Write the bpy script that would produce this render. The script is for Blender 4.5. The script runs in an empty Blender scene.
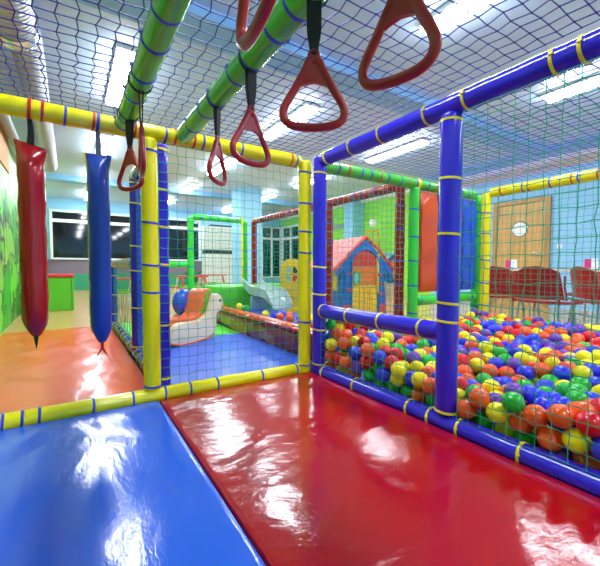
import bpy, bmesh, math, random
import numpy as np
from mathutils import Vector, Matrix
random.seed(7); rng = np.random.default_rng(7)
PI = math.pi
sc = bpy.context.scene
C = sc.collection
sc.view_settings.view_transform = 'Standard'
sc.view_settings.look = 'None'
sc.view_settings.gamma = 1.0
sc.view_settings.use_curve_mapping = False
sc.view_settings.exposure = 0.05

# ---------------------------------------------------------------- materials
def lin(c):
    c = c / 255.0
    return c / 12.92 if c <= 0.04045 else ((c + 0.055) / 1.055) ** 2.4
def rgb(r, g, b): return (lin(r), lin(g), lin(b), 1.0)

def mat(name, col, rough=0.4, metal=0.0, bump=0.0, bscale=20.0, coat=0.0, spec=0.5, var=0.0, vscale=6.0, alpha=None, trans=0.0):
    m = bpy.data.materials.new(name); m.use_nodes = True
    nt = m.node_tree; b = nt.nodes['Principled BSDF']
    b.inputs['Base Color'].default_value = rgb(*col)
    b.inputs['Roughness'].default_value = rough
    b.inputs['Metallic'].default_value = metal
    b.inputs['Coat Weight'].default_value = coat
    b.inputs['Coat Roughness'].default_value = 0.08
    b.inputs['Specular IOR Level'].default_value = spec
    b.inputs['Transmission Weight'].default_value = trans
    tc = nt.nodes.new('ShaderNodeTexCoord')
    nz = nt.nodes.new('ShaderNodeTexNoise'); nz.inputs['Scale'].default_value = vscale; nz.inputs['Detail'].default_value = 4
    nt.links.new(tc.outputs['Object'], nz.inputs['Vector'])
    if var > 0:
        h = nt.nodes.new('ShaderNodeHueSaturation'); h.inputs['Color'].default_value = rgb(*col)
        mr = nt.nodes.new('ShaderNodeMapRange'); mr.inputs['From Min'].default_value = 0.3; mr.inputs['From Max'].default_value = 0.7
        mr.inputs['To Min'].default_value = 1 - var; mr.inputs['To Max'].default_value = 1 + var
        nt.links.new(nz.outputs['Fac'], mr.inputs['Value']); nt.links.new(mr.outputs['Result'], h.inputs['Value'])
        nt.links.new(h.outputs['Color'], b.inputs['Base Color'])
    if bump > 0:
        n2 = nt.nodes.new('ShaderNodeTexNoise'); n2.inputs['Scale'].default_value = bscale; n2.inputs['Detail'].default_value = 3
        nt.links.new(tc.outputs['Object'], n2.inputs['Vector'])
        bp = nt.nodes.new('ShaderNodeBump'); bp.inputs['Strength'].default_value = bump; bp.inputs['Distance'].default_value = 0.01
        nt.links.new(n2.outputs['Fac'], bp.inputs['Height']); nt.links.new(bp.outputs['Normal'], b.inputs['Normal'])
    return m

def vinyl(name, col, rough=0.2, bump=0.12, bscale=9.0): return mat(name, col, rough, bump=bump, bscale=bscale, coat=0.25, var=0.05, vscale=5)

def mat_vinyl_sheet(name, col, rough=0.16, b1=0.5, stretch=(1.0, 1.0, 1.0), scale=5.0):
    """shiny loose vinyl cover: long soft wrinkles and small creases in the surface normal"""
    m = bpy.data.materials.new(name); m.use_nodes = True
    nt = m.node_tree; b = nt.nodes['Principled BSDF']
    b.inputs['Base Color'].default_value = rgb(*col); b.inputs['Roughness'].default_value = rough
    b.inputs['Specular IOR Level'].default_value = 0.6
    tc = nt.nodes.new('ShaderNodeTexCoord'); mp = nt.nodes.new('ShaderNodeMapping'); mp.inputs['Scale'].default_value = stretch
    mp.inputs['Rotation'].default_value = (0, 0, 0.5)
    nt.links.new(tc.outputs['Object'], mp.inputs['Vector'])
    def bumpn(sc_, det, st, dist, prev=None, distort=0.6):
        n = nt.nodes.new('ShaderNodeTexNoise'); n.inputs['Scale'].default_value = sc_; n.inputs['Detail'].default_value = det; n.inputs['Distortion'].default_value = distort
        nt.links.new(mp.outputs['Vector'], n.inputs['Vector'])
        bp = nt.nodes.new('ShaderNodeBump'); bp.inputs['Strength'].default_value = st; bp.inputs['Distance'].default_value = dist
        nt.links.new(n.outputs['Fac'], bp.inputs['Height'])
        if prev: nt.links.new(prev.outputs['Normal'], bp.inputs['Normal'])
        return bp
    a = bumpn(scale, 2, b1, 0.02)
    c = bumpn(scale * 4.5, 3, b1 * 0.7, 0.004, a, 1.2)
    e = bumpn(scale * 14, 2, b1 * 0.5, 0.0012, c, 2.5)
    nt.links.new(e.outputs['Normal'], b.inputs['Normal'])
    return m

def emit(name, col, strength):
    m = bpy.data.materials.new(name); m.use_nodes = True
    nt = m.node_tree; nt.nodes.clear()
    e = nt.nodes.new('ShaderNodeEmission'); o = nt.nodes.new('ShaderNodeOutputMaterial')
    e.inputs['Color'].default_value = rgb(*col); e.inputs['Strength'].default_value = strength
    nt.links.new(e.outputs[0], o.inputs[0])
    return m

def mat_wood_floor():
    m = bpy.data.materials.new('laminate_floor'); m.use_nodes = True
    nt = m.node_tree; b = nt.nodes['Principled BSDF']; b.inputs['Roughness'].default_value = 0.22
    tc = nt.nodes.new('ShaderNodeTexCoord'); mp = nt.nodes.new('ShaderNodeMapping'); mp.inputs['Rotation'].default_value = (0, 0, PI / 2)
    nt.links.new(tc.outputs['Object'], mp.inputs['Vector'])
    br = nt.nodes.new('ShaderNodeTexBrick'); br.inputs['Color1'].default_value = rgb(208, 164, 104); br.inputs['Color2'].default_value = rgb(202, 156, 95)
    br.inputs['Mortar'].default_value = rgb(192, 146, 88); br.inputs['Mortar Size'].default_value = 0.004
    br.inputs['Scale'].default_value = 1.0; br.inputs['Brick Width'].default_value = 1.3; br.inputs['Row Height'].default_value = 0.19
    nt.links.new(mp.outputs['Vector'], br.inputs['Vector'])
    nt.links.new(br.outputs['Color'], b.inputs['Base Color'])
    return m

def mat_door_wood(name, c1, c2):
    m = bpy.data.materials.new(name); m.use_nodes = True
    nt = m.node_tree; b = nt.nodes['Principled BSDF']; b.inputs['Roughness'].default_value = 0.4
    tc = nt.nodes.new('ShaderNodeTexCoord'); mp = nt.nodes.new('ShaderNodeMapping'); mp.inputs['Scale'].default_value = (6, 6, 0.5)
    n = nt.nodes.new('ShaderNodeTexNoise'); n.inputs['Scale'].default_value = 4; n.inputs['Detail'].default_value = 6; n.inputs['Distortion'].default_value = 0.5
    r = nt.nodes.new('ShaderNodeValToRGB'); r.color_ramp.elements[0].position = 0.3; r.color_ramp.elements[0].color = rgb(*c1)
    r.color_ramp.elements[1].position = 0.7; r.color_ramp.elements[1].color = rgb(*c2)
    nt.links.new(tc.outputs['Object'], mp.inputs['Vector']); nt.links.new(mp.outputs['Vector'], n.inputs['Vector'])
    nt.links.new(n.outputs['Fac'], r.inputs['Fac']); nt.links.new(r.outputs['Color'], b.inputs['Base Color'])
    return m

def mat_mural():
    """spray-painted jungle wall: leaf shapes in several greens with dark outlines, white plaster with pale green above"""
    m = bpy.data.materials.new('painted_mural'); m.use_nodes = True
    nt = m.node_tree; b = nt.nodes['Principled BSDF']; b.inputs['Roughness'].default_value = 0.45
    tc = nt.nodes.new('ShaderNodeTexCoord'); mp = nt.nodes.new('ShaderNodeMapping'); mp.inputs['Scale'].default_value = (1, 1.3, 1.0)
    mp.inputs['Rotation'].default_value = (0.5, 0, 0)
    nt.links.new(tc.outputs['Object'], mp.inputs['Vector'])
    nz = nt.nodes.new('ShaderNodeTexNoise'); nz.inputs['Scale'].default_value = 2.2; nz.inputs['Detail'].default_value = 2
    nt.links.new(mp.outputs['Vector'], nz.inputs['Vector'])
    add = nt.nodes.new('ShaderNodeMixRGB'); add.blend_type = 'LINEAR_LIGHT'; add.inputs['Fac'].default_value = 0.35
    nt.links.new(mp.outputs['Vector'], add.inputs['Color1']); nt.links.new(nz.outputs['Color'], add.inputs['Color2'])
    v1 = nt.nodes.new('ShaderNodeTexVoronoi'); v1.inputs['Scale'].default_value = 1.7
    v2 = nt.nodes.new('ShaderNodeTexVoronoi'); v2.feature = 'DISTANCE_TO_EDGE'; v2.inputs['Scale'].default_value = 1.7
    nt.links.new(add.outputs['Color'], v1.inputs['Vector']); nt.links.new(add.outputs['Color'], v2.inputs['Vector'])
    sep = nt.nodes.new('ShaderNodeSeparateColor'); nt.links.new(v1.outputs['Color'], sep.inputs['Color'])
    r = nt.nodes.new('ShaderNodeValToRGB'); r.color_ramp.interpolation = 'CONSTANT'
    cols = [(0, (96, 205, 40)), (0.2, (170, 206, 70)), (0.36, (44, 130, 40)), (0.56, (120, 190, 60)), (0.7, (74, 82, 78)), (0.84, (30, 170, 36))]
    r.color_ramp.elements[0].color = rgb(*cols[0][1]); r.color_ramp.elements[1].position = cols[1][0]; r.color_ramp.elements[1].color = rgb(*cols[1][1])
    for p, c in cols[2:]:
        e = r.color_ramp.elements.new(p); e.color = rgb(*c)
    nt.links.new(sep.outputs['Red'], r.inputs['Fac'])
    edge = nt.nodes.new('ShaderNodeMapRange'); edge.inputs['From Min'].default_value = 0.025; edge.inputs['From Max'].default_value = 0.05
    nt.links.new(v2.outputs['Distance'], edge.inputs['Value'])
    mx = nt.nodes.new('ShaderNodeMixRGB'); mx.inputs['Color1'].default_value = rgb(40, 52, 38)
    nt.links.new(edge.outputs['Result'], mx.inputs['Fac']); nt.links.new(r.outputs['Color'], mx.inputs['Color2'])
    # upper wall
    sx = nt.nodes.new('ShaderNodeSeparateXYZ'); nt.links.new(tc.outputs['Object'], sx.inputs['Vector'])
    ad = nt.nodes.new('ShaderNodeMath'); ad.operation = 'ADD'; nt.links.new(sx.outputs['Z'], ad.inputs[0]); nt.links.new(nz.outputs['Fac'], ad.inputs[1])
    hm = nt.nodes.new('ShaderNodeMapRange'); hm.inputs['From Min'].default_value = 2.02; hm.inputs['From Max'].default_value = 2.2
    nt.links.new(ad.outputs['Value'], hm.inputs['Value'])
    up = nt.nodes.new('ShaderNodeValToRGB'); up.color_ramp.elements[0].position = 0.42; up.color_ramp.elements[0].color = rgb(226, 230, 226)
    up.color_ramp.elements[1].position = 0.5; up.color_ramp.elements[1].color = rgb(150, 225, 130)
    nt.links.new(nz.outputs['Fac'], up.inputs['Fac'])
    m2 = nt.nodes.new('ShaderNodeMixRGB'); nt.links.new(hm.outputs['Result'], m2.inputs['Fac'])
    nt.links.new(mx.outputs['Color'], m2.inputs['Color1']); nt.links.new(up.outputs['Color'], m2.inputs['Color2'])
    nt.links.new(m2.outputs['Color'], b.inputs['Base Color'])
    return m

def mat_duct():
    m = mat('duct_foil', (176, 178, 182), 0.35, metal=0.5)
    nt = m.node_tree; b = nt.nodes['Principled BSDF']
    tc = nt.nodes.new('ShaderNodeTexCoord'); w = nt.nodes.new('ShaderNodeTexWave'); w.bands_direction = 'Y'; w.inputs['Scale'].default_value = 7; w.inputs['Distortion'].default_value = 0.4
    bp = nt.nodes.new('ShaderNodeBump'); bp.inputs['Strength'].default_value = 0.9; bp.inputs['Distance'].default_value = 0.02
    nt.links.new(tc.outputs['Object'], w.inputs['Vector']); nt.links.new(w.outputs['Fac'], bp.inputs['Height']); nt.links.new(bp.outputs['Normal'], b.inputs['Normal'])
    return m

def mat_ceiling():
    m = mat('ceiling_boards', (188, 212, 242), 0.5)
    nt = m.node_tree; b = nt.nodes['Principled BSDF']
    tc = nt.nodes.new('ShaderNodeTexCoord'); w = nt.nodes.new('ShaderNodeTexWave'); w.bands_direction = 'Y'; w.inputs['Scale'].default_value = 1.6; w.wave_profile = 'SAW'
    bp = nt.nodes.new('ShaderNodeBump'); bp.inputs['Strength'].default_value = 0.25; bp.inputs['Distance'].default_value = 0.006
    nt.links.new(tc.outputs['Object'], w.inputs['Vector']); nt.links.new(w.outputs['Fac'], bp.inputs['Height']); nt.links.new(bp.outputs['Normal'], b.inputs['Normal'])
    return m

M = dict(
    blue=vinyl('blue_vinyl', (52, 34, 214), 0.18), yellow=vinyl('yellow_vinyl', (250, 234, 12), 0.22), green=vinyl('green_vinyl', (84, 204, 66), 0.16),
    lime=vinyl('bright_green_vinyl', (64, 214, 70), 0.2), maroon=vinyl('dark_red_vinyl', (160, 24, 30), 0.22), navy=vinyl('blue_bag_vinyl', (24, 64, 176), 0.3),
    redbag=vinyl('red_bag_vinyl', (172, 14, 26), 0.16), orangepad=vinyl('orange_vinyl', (226, 84, 28), 0.25), purplepad=vinyl('purple_vinyl', (104, 30, 104), 0.25),
    bluepad=vinyl('mid_blue_vinyl', (40, 92, 214), 0.25), redpad=vinyl('red_vinyl', (206, 22, 34), 0.12), brownpad=vinyl('brown_reflection_paint', (150, 84, 24), 0.15), wine=vinyl('wine_vinyl', (118, 14, 44), 0.12),
    cream=vinyl('cream_vinyl', (240, 224, 188), 0.35), peach=vinyl('orange_saddle_vinyl', (244, 118, 66), 0.3), greenpad=vinyl('green_block_vinyl', (84, 200, 34), 0.3),
    mat_blue=mat_vinyl_sheet('blue_mat_vinyl', (24, 90, 212), 0.16, 0.42, (1, 0.45, 1), 4.0), mat_red=mat_vinyl_sheet('red_mat_vinyl', (172, 3, 18), 0.12, 0.45, (0.6, 1, 1), 4.0),
    mat_orange=mat_vinyl_sheet('orange_mat_vinyl', (246, 96, 24), 0.15, 0.4, (1, 0.6, 1), 4.0), mat_blue2=mat_vinyl_sheet('pale_blue_mat_vinyl', (46, 94, 218), 0.3, 0.2), mat_green=mat_vinyl_sheet('green_mat_vinyl', (88, 222, 40), 0.3, 0.2),
    tie_y=mat('yellow_tie', (246, 222, 20), 0.4), tie_b=mat('blue_tie', (46, 60, 200), 0.4), tie_r=mat('red_tie', (214, 36, 30), 0.4),
    black=mat('black_webbing', (26, 27, 30), 0.7, bump=0.3, bscale=200), greyweb=mat('grey_webbing', (92, 98, 120), 0.7), ring=mat('red_ring_plastic', (186, 18, 32), 0.3, coat=0.2),
    net_g=mat('green_net_cord', (10, 164, 134), 0.6), net_b=mat('blue_net_cord', (14, 30, 150), 0.6), 
    wall=mat('blue_wall_paint', (150, 206, 244), 0.6, bump=0.05, bscale=80), lgreen=mat('lime_wall_paint', (150, 226, 50), 0.6), white=mat('white_paint', (238, 242, 244), 0.4),
    ceil=mat_ceiling(), beam=mat('beam_paint', (140, 192, 244), 0.5), floor=mat_wood_floor(), mural=mat_mural(), duct=mat_duct(), tan=mat('tan_trim', (214, 182, 150), 0.5),
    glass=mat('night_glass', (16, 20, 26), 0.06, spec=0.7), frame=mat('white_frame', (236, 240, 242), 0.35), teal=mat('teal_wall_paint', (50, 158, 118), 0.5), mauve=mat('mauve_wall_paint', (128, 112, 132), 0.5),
    door=mat_door_wood('door_wood', (196, 146, 72), (222, 176, 104)), doorframe=mat_door_wood('door_frame_wood', (170, 122, 60), (196, 150, 84)),
    steel=mat('chrome', (200, 204, 210), 0.2, metal=0.9), plastic_red=mat('red_chair_plastic', (166, 14, 24), 0.3, coat=0.2), tabletop=mat('white_laminate', (232, 230, 226), 0.3),
    pink=mat('magenta_card', (226, 30, 130), 0.5), paper=mat('paper', (246, 246, 246), 0.7), lime_board=mat('green_board', (96, 196, 44), 0.35), red_board=mat('red_board', (226, 50, 52), 0.3),
    toy_blue=mat('toy_blue', (46, 96, 200), 0.4, bump=0.3, bscale=30), toy_red=mat('toy_red', (222, 42, 34), 0.35), toy_orange=mat('toy_orange', (242, 124, 22), 0.35), toy_yellow=mat('toy_yellow', (246, 206, 20), 0.35),
    toy_pink=mat('toy_pink_roof', (232, 112, 112), 0.45), toy_sky=mat('toy_sky', (140, 200, 220), 0.3), slide=mat('grey_slide_plastic', (176, 200, 196), 0.22, coat=0.3), dark=mat('dark_grey', (36, 42, 44), 0.5), grey=mat('grey_paint', (150, 156, 162), 0.5),
    perf=mat('white_perforated', (226, 232, 228), 0.5, bump=0.5, bscale=60), leaf=mat('dark_leaf', (36, 70, 44), 0.5), mural_pink=mat('pink_paint', (240, 140, 130), 0.5), mural_blue=mat('blue_paint', (30, 70, 150), 0.5), mural_orange=mat('orange_paint', (236, 100, 54), 0.5), olive=mat('wall_upper_ochre', (196, 140, 84), 0.6),
    lampglow=emit('lamp_glow', (238, 246, 255), 55.0),
    eye=mat('black_eye', (12, 12, 12), 0.3),
)
BALLCOL = dict(r=(228, 20, 32), o=(250, 92, 28), y=(250, 234, 18), g=(34, 178, 46), b=(48, 54, 236), p=(108, 52, 170))
BALLNAME = dict(r='red', o='orange', y='yellow', g='green', b='blue', p='purple')
for k, c in BALLCOL.items(): M['ball_' + k] = mat('ball_' + BALLNAME[k], c, 0.09, spec=0.6, bump=0.05, bscale=30)

# ---------------------------------------------------------------- geometry helpers
def obj(name, bm, m, parent=None, smooth=True, loc=None):
    me = bpy.data.meshes.new(name)
    bmesh.ops.recalc_face_normals(bm, faces=bm.faces[:])
    bm.to_mesh(me); bm.free()
    for x in (m if isinstance(m, (list, tuple)) else [m]): me.materials.append(x)
    if smooth:
        for p in me.polygons: p.use_smooth = True
        try: me.set_sharp_from_angle(angle=math.radians(40))
        except Exception: pass
    o = bpy.data.objects.new(name, me); C.objects.link(o)
    if parent is not None: o.parent = parent
    if loc is not None: o.location = loc
    return o
def thing(name, label, cat, loc=(0, 0, 0), rz=0.0, group=None):
    o = bpy.data.objects.new(name, None); C.objects.link(o)
    o.location = loc; o.rotation_euler = (0, 0, rz); o.empty_display_size = 0.1
    return tag(o, label, cat, group)
def tag(o, label, cat, group=None, kind=None):
    o['label'] = label; o['category'] = cat
    if group: o['group'] = group
    if kind: o['kind'] = kind
    return o
def struct(name, bm, m, label=None, cat=None, parent=None, smooth=False):
    o = obj(name, bm, m, parent, smooth)
    if parent is None:
        o['kind'] = 'structure'
        if label: o['label'] = label
        if cat: o['category'] = cat
    return o
def B(): return bmesh.new()
def box(bm, x0, x1, y0, y1, z0, z1, bev=0.0, seg=2):
    r = bmesh.ops.create_cube(bm, size=1.0)
    bmesh.ops.transform(bm, verts=r['verts'], matrix=Matrix.Translation(((x0 + x1) / 2, (y0 + y1) / 2, (z0 + z1) / 2)) @ Matrix.Diagonal((abs(x1 - x0), abs(y1 - y0), abs(z1 - z0), 1)))
    if bev > 0:
        es = list({e for v in r['verts'] for e in v.link_edges})
        bmesh.ops.bevel(bm, geom=es, offset=bev, segments=seg, profile=0.5, affect='EDGES')
    return bm
def frames(pts, closed=False):
    n = len(pts); T = []
    for i in range(n):
        a = pts[(i - 1) % n] if (closed or i > 0) else pts[i]
        b = pts[(i + 1) % n] if (closed or i < n - 1) else pts[i]
        T.append((b - a).normalized())
    ref = Vector((0, 0, 1)) if abs(T[0].z) < 0.9 else Vector((1, 0, 0))
    N = []
    nrm = (ref - T[0] * ref.dot(T[0])).normalized()
    for t in T:
        nrm = (nrm - t * nrm.dot(t))
        nrm = nrm.normalized() if nrm.length > 1e-6 else t.orthogonal().normalized()
        N.append(nrm.copy())
    return T, N
def tube(bm, pts, r, seg=12, closed=False, ell=None):
    """sweep a circle (or ellipse ell=(a,b) per point) along pts; r may be a list"""
    pts = [Vector(p) for p in pts]; n = len(pts); T, N = frames(pts, closed)
    rings = []
    for i in range(n):
        bn = T[i].cross(N[i])
        ra = r[i] if isinstance(r, (list, tuple)) else r
        ea, eb = (ell[0], ell[1]) if ell else (1, 1)
        rings.append([bm.verts.new(pts[i] + N[i] * (math.cos(2 * PI * k / seg) * ra * ea) + bn * (math.sin(2 * PI * k / seg) * ra * eb)) for k in range(seg)])
    for i in range(n if closed else n - 1):
        A, D = rings[i], rings[(i + 1) % n]
        for k in range(seg):
            bm.faces.new((A[k], A[(k + 1) % seg], D[(k + 1) % seg], D[k]))
    if not closed:
        bm.faces.new(rings[0]); bm.faces.new(rings[-1])
    return bm
def pole_bm(p0, p1, r, seg=24, step=0.05, wob=0.0012, round_=True):
    """padded tube: foam sleeve with rounded ends and a slightly uneven skin"""
    p0 = Vector(p0); p1 = Vector(p1); L = (p1 - p0).length; d = (p1 - p0) / L
    bm = B(); pts = []; rs = []
    n = max(3, int(L / step))
    e = min(r * 0.45, L * 0.2) if round_ else 0
    if e:
        for a in (0.0, 0.35, 0.7): pts.append(p0 + d * e * (1 - math.cos(a * PI / 2))); rs.append(r * (0.6 + 0.4 * math.sin(a * PI / 2)))
    for i in range(n + 1):
        pts.append(p0 + d * (e + (L - 2 * e) * i / n)); rs.append(r + random.uniform(-wob, wob))
    if e:
        for a in (0.7, 0.35, 0.0): pts.append(p1 - d * e * (1 - math.cos(a * PI / 2))); rs.append(r * (0.6 + 0.4 * math.sin(a * PI / 2)))
    return tube(bm, pts, rs, seg)
def tie_bm(c, axis, r, w=0.006, t=0.0022, tail=True):
    """cable tie round a tube at c: a flat band, with its little head"""
    c = Vector(c); ax = Vector(axis).normalized(); n = ax.orthogonal().normalized(); b = ax.cross(n)
    bm = B(); seg = 28; rows = []
    for k in range(seg):
        a = 2 * PI * k / seg; d = n * math.cos(a) + b * math.sin(a)
        lean = ax * (0.004 * math.sin(a))
        rows.append([bm.verts.new(c + lean + d * (r + dr) + ax * dx) for dr, dx in ((-0.002, -w), (t, -w * 0.8), (t, w * 0.8), (-0.002, w))])
    for k in range(seg):
        A, D = rows[k], rows[(k + 1) % seg]
        for j in range(4): bm.faces.new((A[j], A[(j + 1) % 4], D[(j + 1) % 4], D[j]))
    if tail:
        d = n * math.cos(5.2) + b * math.sin(5.2)
        m_ = Matrix.Translation(c + d * (r + t + 0.002)) @ Matrix((( ax.x, d.x, ax.cross(d).x, 0), (ax.y, d.y, ax.cross(d).y, 0), (ax.z, d.z, ax.cross(d).z, 0), (0, 0, 0, 1)))
        q = bmesh.ops.create_cube(bm, size=1.0)
        bmesh.ops.transform(bm, verts=q['verts'], matrix=m_ @ Matrix.Diagonal((0.012, 0.006, 0.010, 1)))
    return bm
R_ = 0.0415
def pole(name, p0, p1, m, parent, ties=(), r=R_, tie_name='strap'):
    o = obj(name, pole_bm(p0, p1, r), m, parent)
    p0 = Vector(p0); p1 = Vector(p1)
    for t, c in ties:
        q = p0.lerp(p1, t)
        s = obj(tie_name, tie_bm(q, p1 - p0, r), M['tie_' + c], o)
        if isinstance(ties, tuple): pass
    return o
def spread(n, c, a=0.04, b=0.96, j=0.02):
    return [(a + (b - a) * (i + 0.5) / n + random.uniform(-j, j), c[i % len(c)]) for i in range(n)]

def net(name, origin, du, dv, nu, nv, m, label, group=None, r=0.0016, jit=0.003, zig=0.0, wave=None, normal=None):
    """knotted cord net: every cord segment is a three-sided prism, every knot a small octahedron"""
    o = np.array(origin, float); du = np.array(du, float); dv = np.array(dv, float)
    I, J = np.meshgrid(np.arange(nu + 1), np.arange(nv + 1), indexing='ij')
    P = o + I[..., None] * (du / nu) + J[..., None] * (dv / nv)
    nn = np.cross(du, dv); nn = nn / np.linalg.norm(nn)
    ins = np.ones_like(I, float); ins[0] = 0; ins[-1] = 0; ins[:, 0] = 0; ins[:, -1] = 0
    P = P + (rng.normal(0, jit, P.shape) * ins[..., None])
    if zig: P = P + ((J % 2) * 2 - 1)[..., None] * ins[..., None] * zig * (du / np.linalg.norm(du))
    if wave is not None: P = P + nn * (wave(I / nu, J / nv) * ins)[..., None]
    segs = np.concatenate([np.stack([P[:-1].reshape(-1, 3), P[1:].reshape(-1, 3)], 1), np.stack([P[:, :-1].reshape(-1, 3), P[:, 1:].reshape(-1, 3)], 1)])
    d = segs[:, 1] - segs[:, 0]; d /= np.linalg.norm(d, axis=1, keepdims=True)
    a = np.cross(d, nn); a /= np.linalg.norm(a, axis=1, keepdims=True); b = np.cross(d, a)
    ring = [a * math.cos(t) * r + b * math.sin(t) * r for t in (PI / 2, PI / 2 + 2 * PI / 3, PI / 2 + 4 * PI / 3)]
    V = np.stack([segs[:, e] + ring[k] for e in (0, 1) for k in range(3)], 1)
    ns = len(segs); base = (np.arange(ns) * 6)[:, None, None]
    Fq = (base + np.array([[0, 1, 4, 3], [1, 2, 5, 4], [2, 0, 3, 5]])[None]).reshape(-1, 4)
    verts = V.reshape(-1, 3).tolist(); faces = Fq.tolist()
    K = P.reshape(-1, 3); kr = r * 2.0
    off = np.array([[1, 0, 0], [-1, 0, 0], [0, 1, 0], [0, -1, 0], [0, 0, 1], [0, 0, -1]]) * kr
    KV = (K[:, None] + off[None]).reshape(-1, 3); kb = len(verts) + (np.arange(len(K)) * 6)[:, None, None]
    KF = (kb + np.array([[0, 2, 4], [2, 1, 4], [1, 3, 4], [3, 0, 4], [2, 0, 5], [1, 2, 5], [3, 1, 5], [0, 3, 5]])[None]).reshape(-1, 3)
    verts += KV.tolist(); faces += KF.tolist()
    me = bpy.data.meshes.new(name); me.from_pydata(verts, [], faces); me.materials.append(m)
    ob = bpy.data.objects.new(name, me); C.objects.link(ob)
    return tag(ob, label, 'net', group)

def prism(bm, poly, fn, d0, d1):
    """extrude a 2-D outline: fn(u, v, w) -> 3-D point; w from d0 to d1"""
    A = [bm.verts.new(fn(u, v, d0)) for u, v in poly]; D = [bm.verts.new(fn(u, v, d1)) for u, v in poly]
    n = len(poly)
    bm.faces.new(A); bm.faces.new(D[::-1])
    for i in range(n): bm.faces.new((A[i], A[(i + 1) % n], D[(i + 1) % n], D[i]))
    return bm
def catmull(pts, k=4, closed=True):
    n = len(pts); out = []
    for i in range(n if closed else n - 1):
        g = lambda q: Vector(pts[q % n] if closed else pts[min(max(q, 0), n - 1)])
        p0, p1, p2, p3 = g(i - 1), g(i), g(i + 1), g(i + 2)
        for s in range(k):
            t = s / k
            out.append(0.5 * ((2 * p1) + (p2 - p0) * t + (2 * p0 - 5 * p1 + 4 * p2 - p3) * t * t + (3 * p1 - p0 - 3 * p2 + p3) * t ** 3))
    if not closed: out.append(Vector(pts[-1]))
    return out
def mat_slab(name, x0, x1, y0, y1, z0, z1, m, label, amp=0.0025, n=50, bow=0.0):
    """padded floor mat: rounded edges, loose cover with shallow waves"""
    bm = B(); nx = max(6, int((x1 - x0) / 0.025)); ny = max(6, int((y1 - y0) / 0.025))
    ph = [random.uniform(0, 6) for _ in range(6)]
    def h(x, y):
        e = min(x - x0, x1 - x, y - y0, y1 - y); f = min(1, max(0, e / 0.12))
        w = math.sin(x * 9 + y * 5 + ph[0]) * 0.5 + math.sin(x * 4 - y * 13 + ph[1]) * 0.35 + math.sin(x * 21 + 3 * math.sin(y * 7 + ph[2])) * 0.25
        edge = math.sin(x * 60 + ph[3] + 2 * math.sin(y * 11)) * 0.5 * max(0, 1 - (y1 - y) / 0.3) if y1 - y < 0.3 else 0
        rr = 0.009; rd = rr - math.sqrt(max(0, rr * rr - max(0, rr - e) ** 2)) if e < rr else 0
        return z1 - rd * 0.95 + amp * f * (w + edge)
    xs = [x0 + d for d in (0, 0.003, 0.008)] + [x0 + 0.02 + (x1 - x0 - 0.04) * i / nx for i in range(nx + 1)] + [x1 - d for d in (0.008, 0.003, 0)]
    ys = [y0 + d for d in (0, 0.003, 0.008)] + [y0 + 0.02 + (y1 - y0 - 0.04) * i / ny for i in range(ny + 1)] + [y1 - d for d in (0.008, 0.003, 0)]
    G = [[bm.verts.new((x, y, h(x, y))) for y in ys] for x in xs]
    for i in range(len(xs) - 1):
        for j in range(len(ys) - 1): bm.faces.new((G[i][j], G[i + 1][j], G[i + 1][j + 1], G[i][j + 1]))
    rim = [G[i][0] for i in range(len(xs))] + [G[-1][j] for j in range(1, len(ys))] + [G[i][-1] for i in range(len(xs) - 2, -1, -1)] + [G[0][j] for j in range(len(ys) - 2, 0, -1)]
    low = [bm.verts.new((v.co.x, v.co.y, z0)) for v in rim]
    for i in range(len(rim)): bm.faces.new((rim[i], rim[(i + 1) % len(rim)], low[(i + 1) % len(rim)], low[i]))
    bm.faces.new(low)
    o = obj(name, bm, m)
    return tag(o, label, 'mat')
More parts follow.
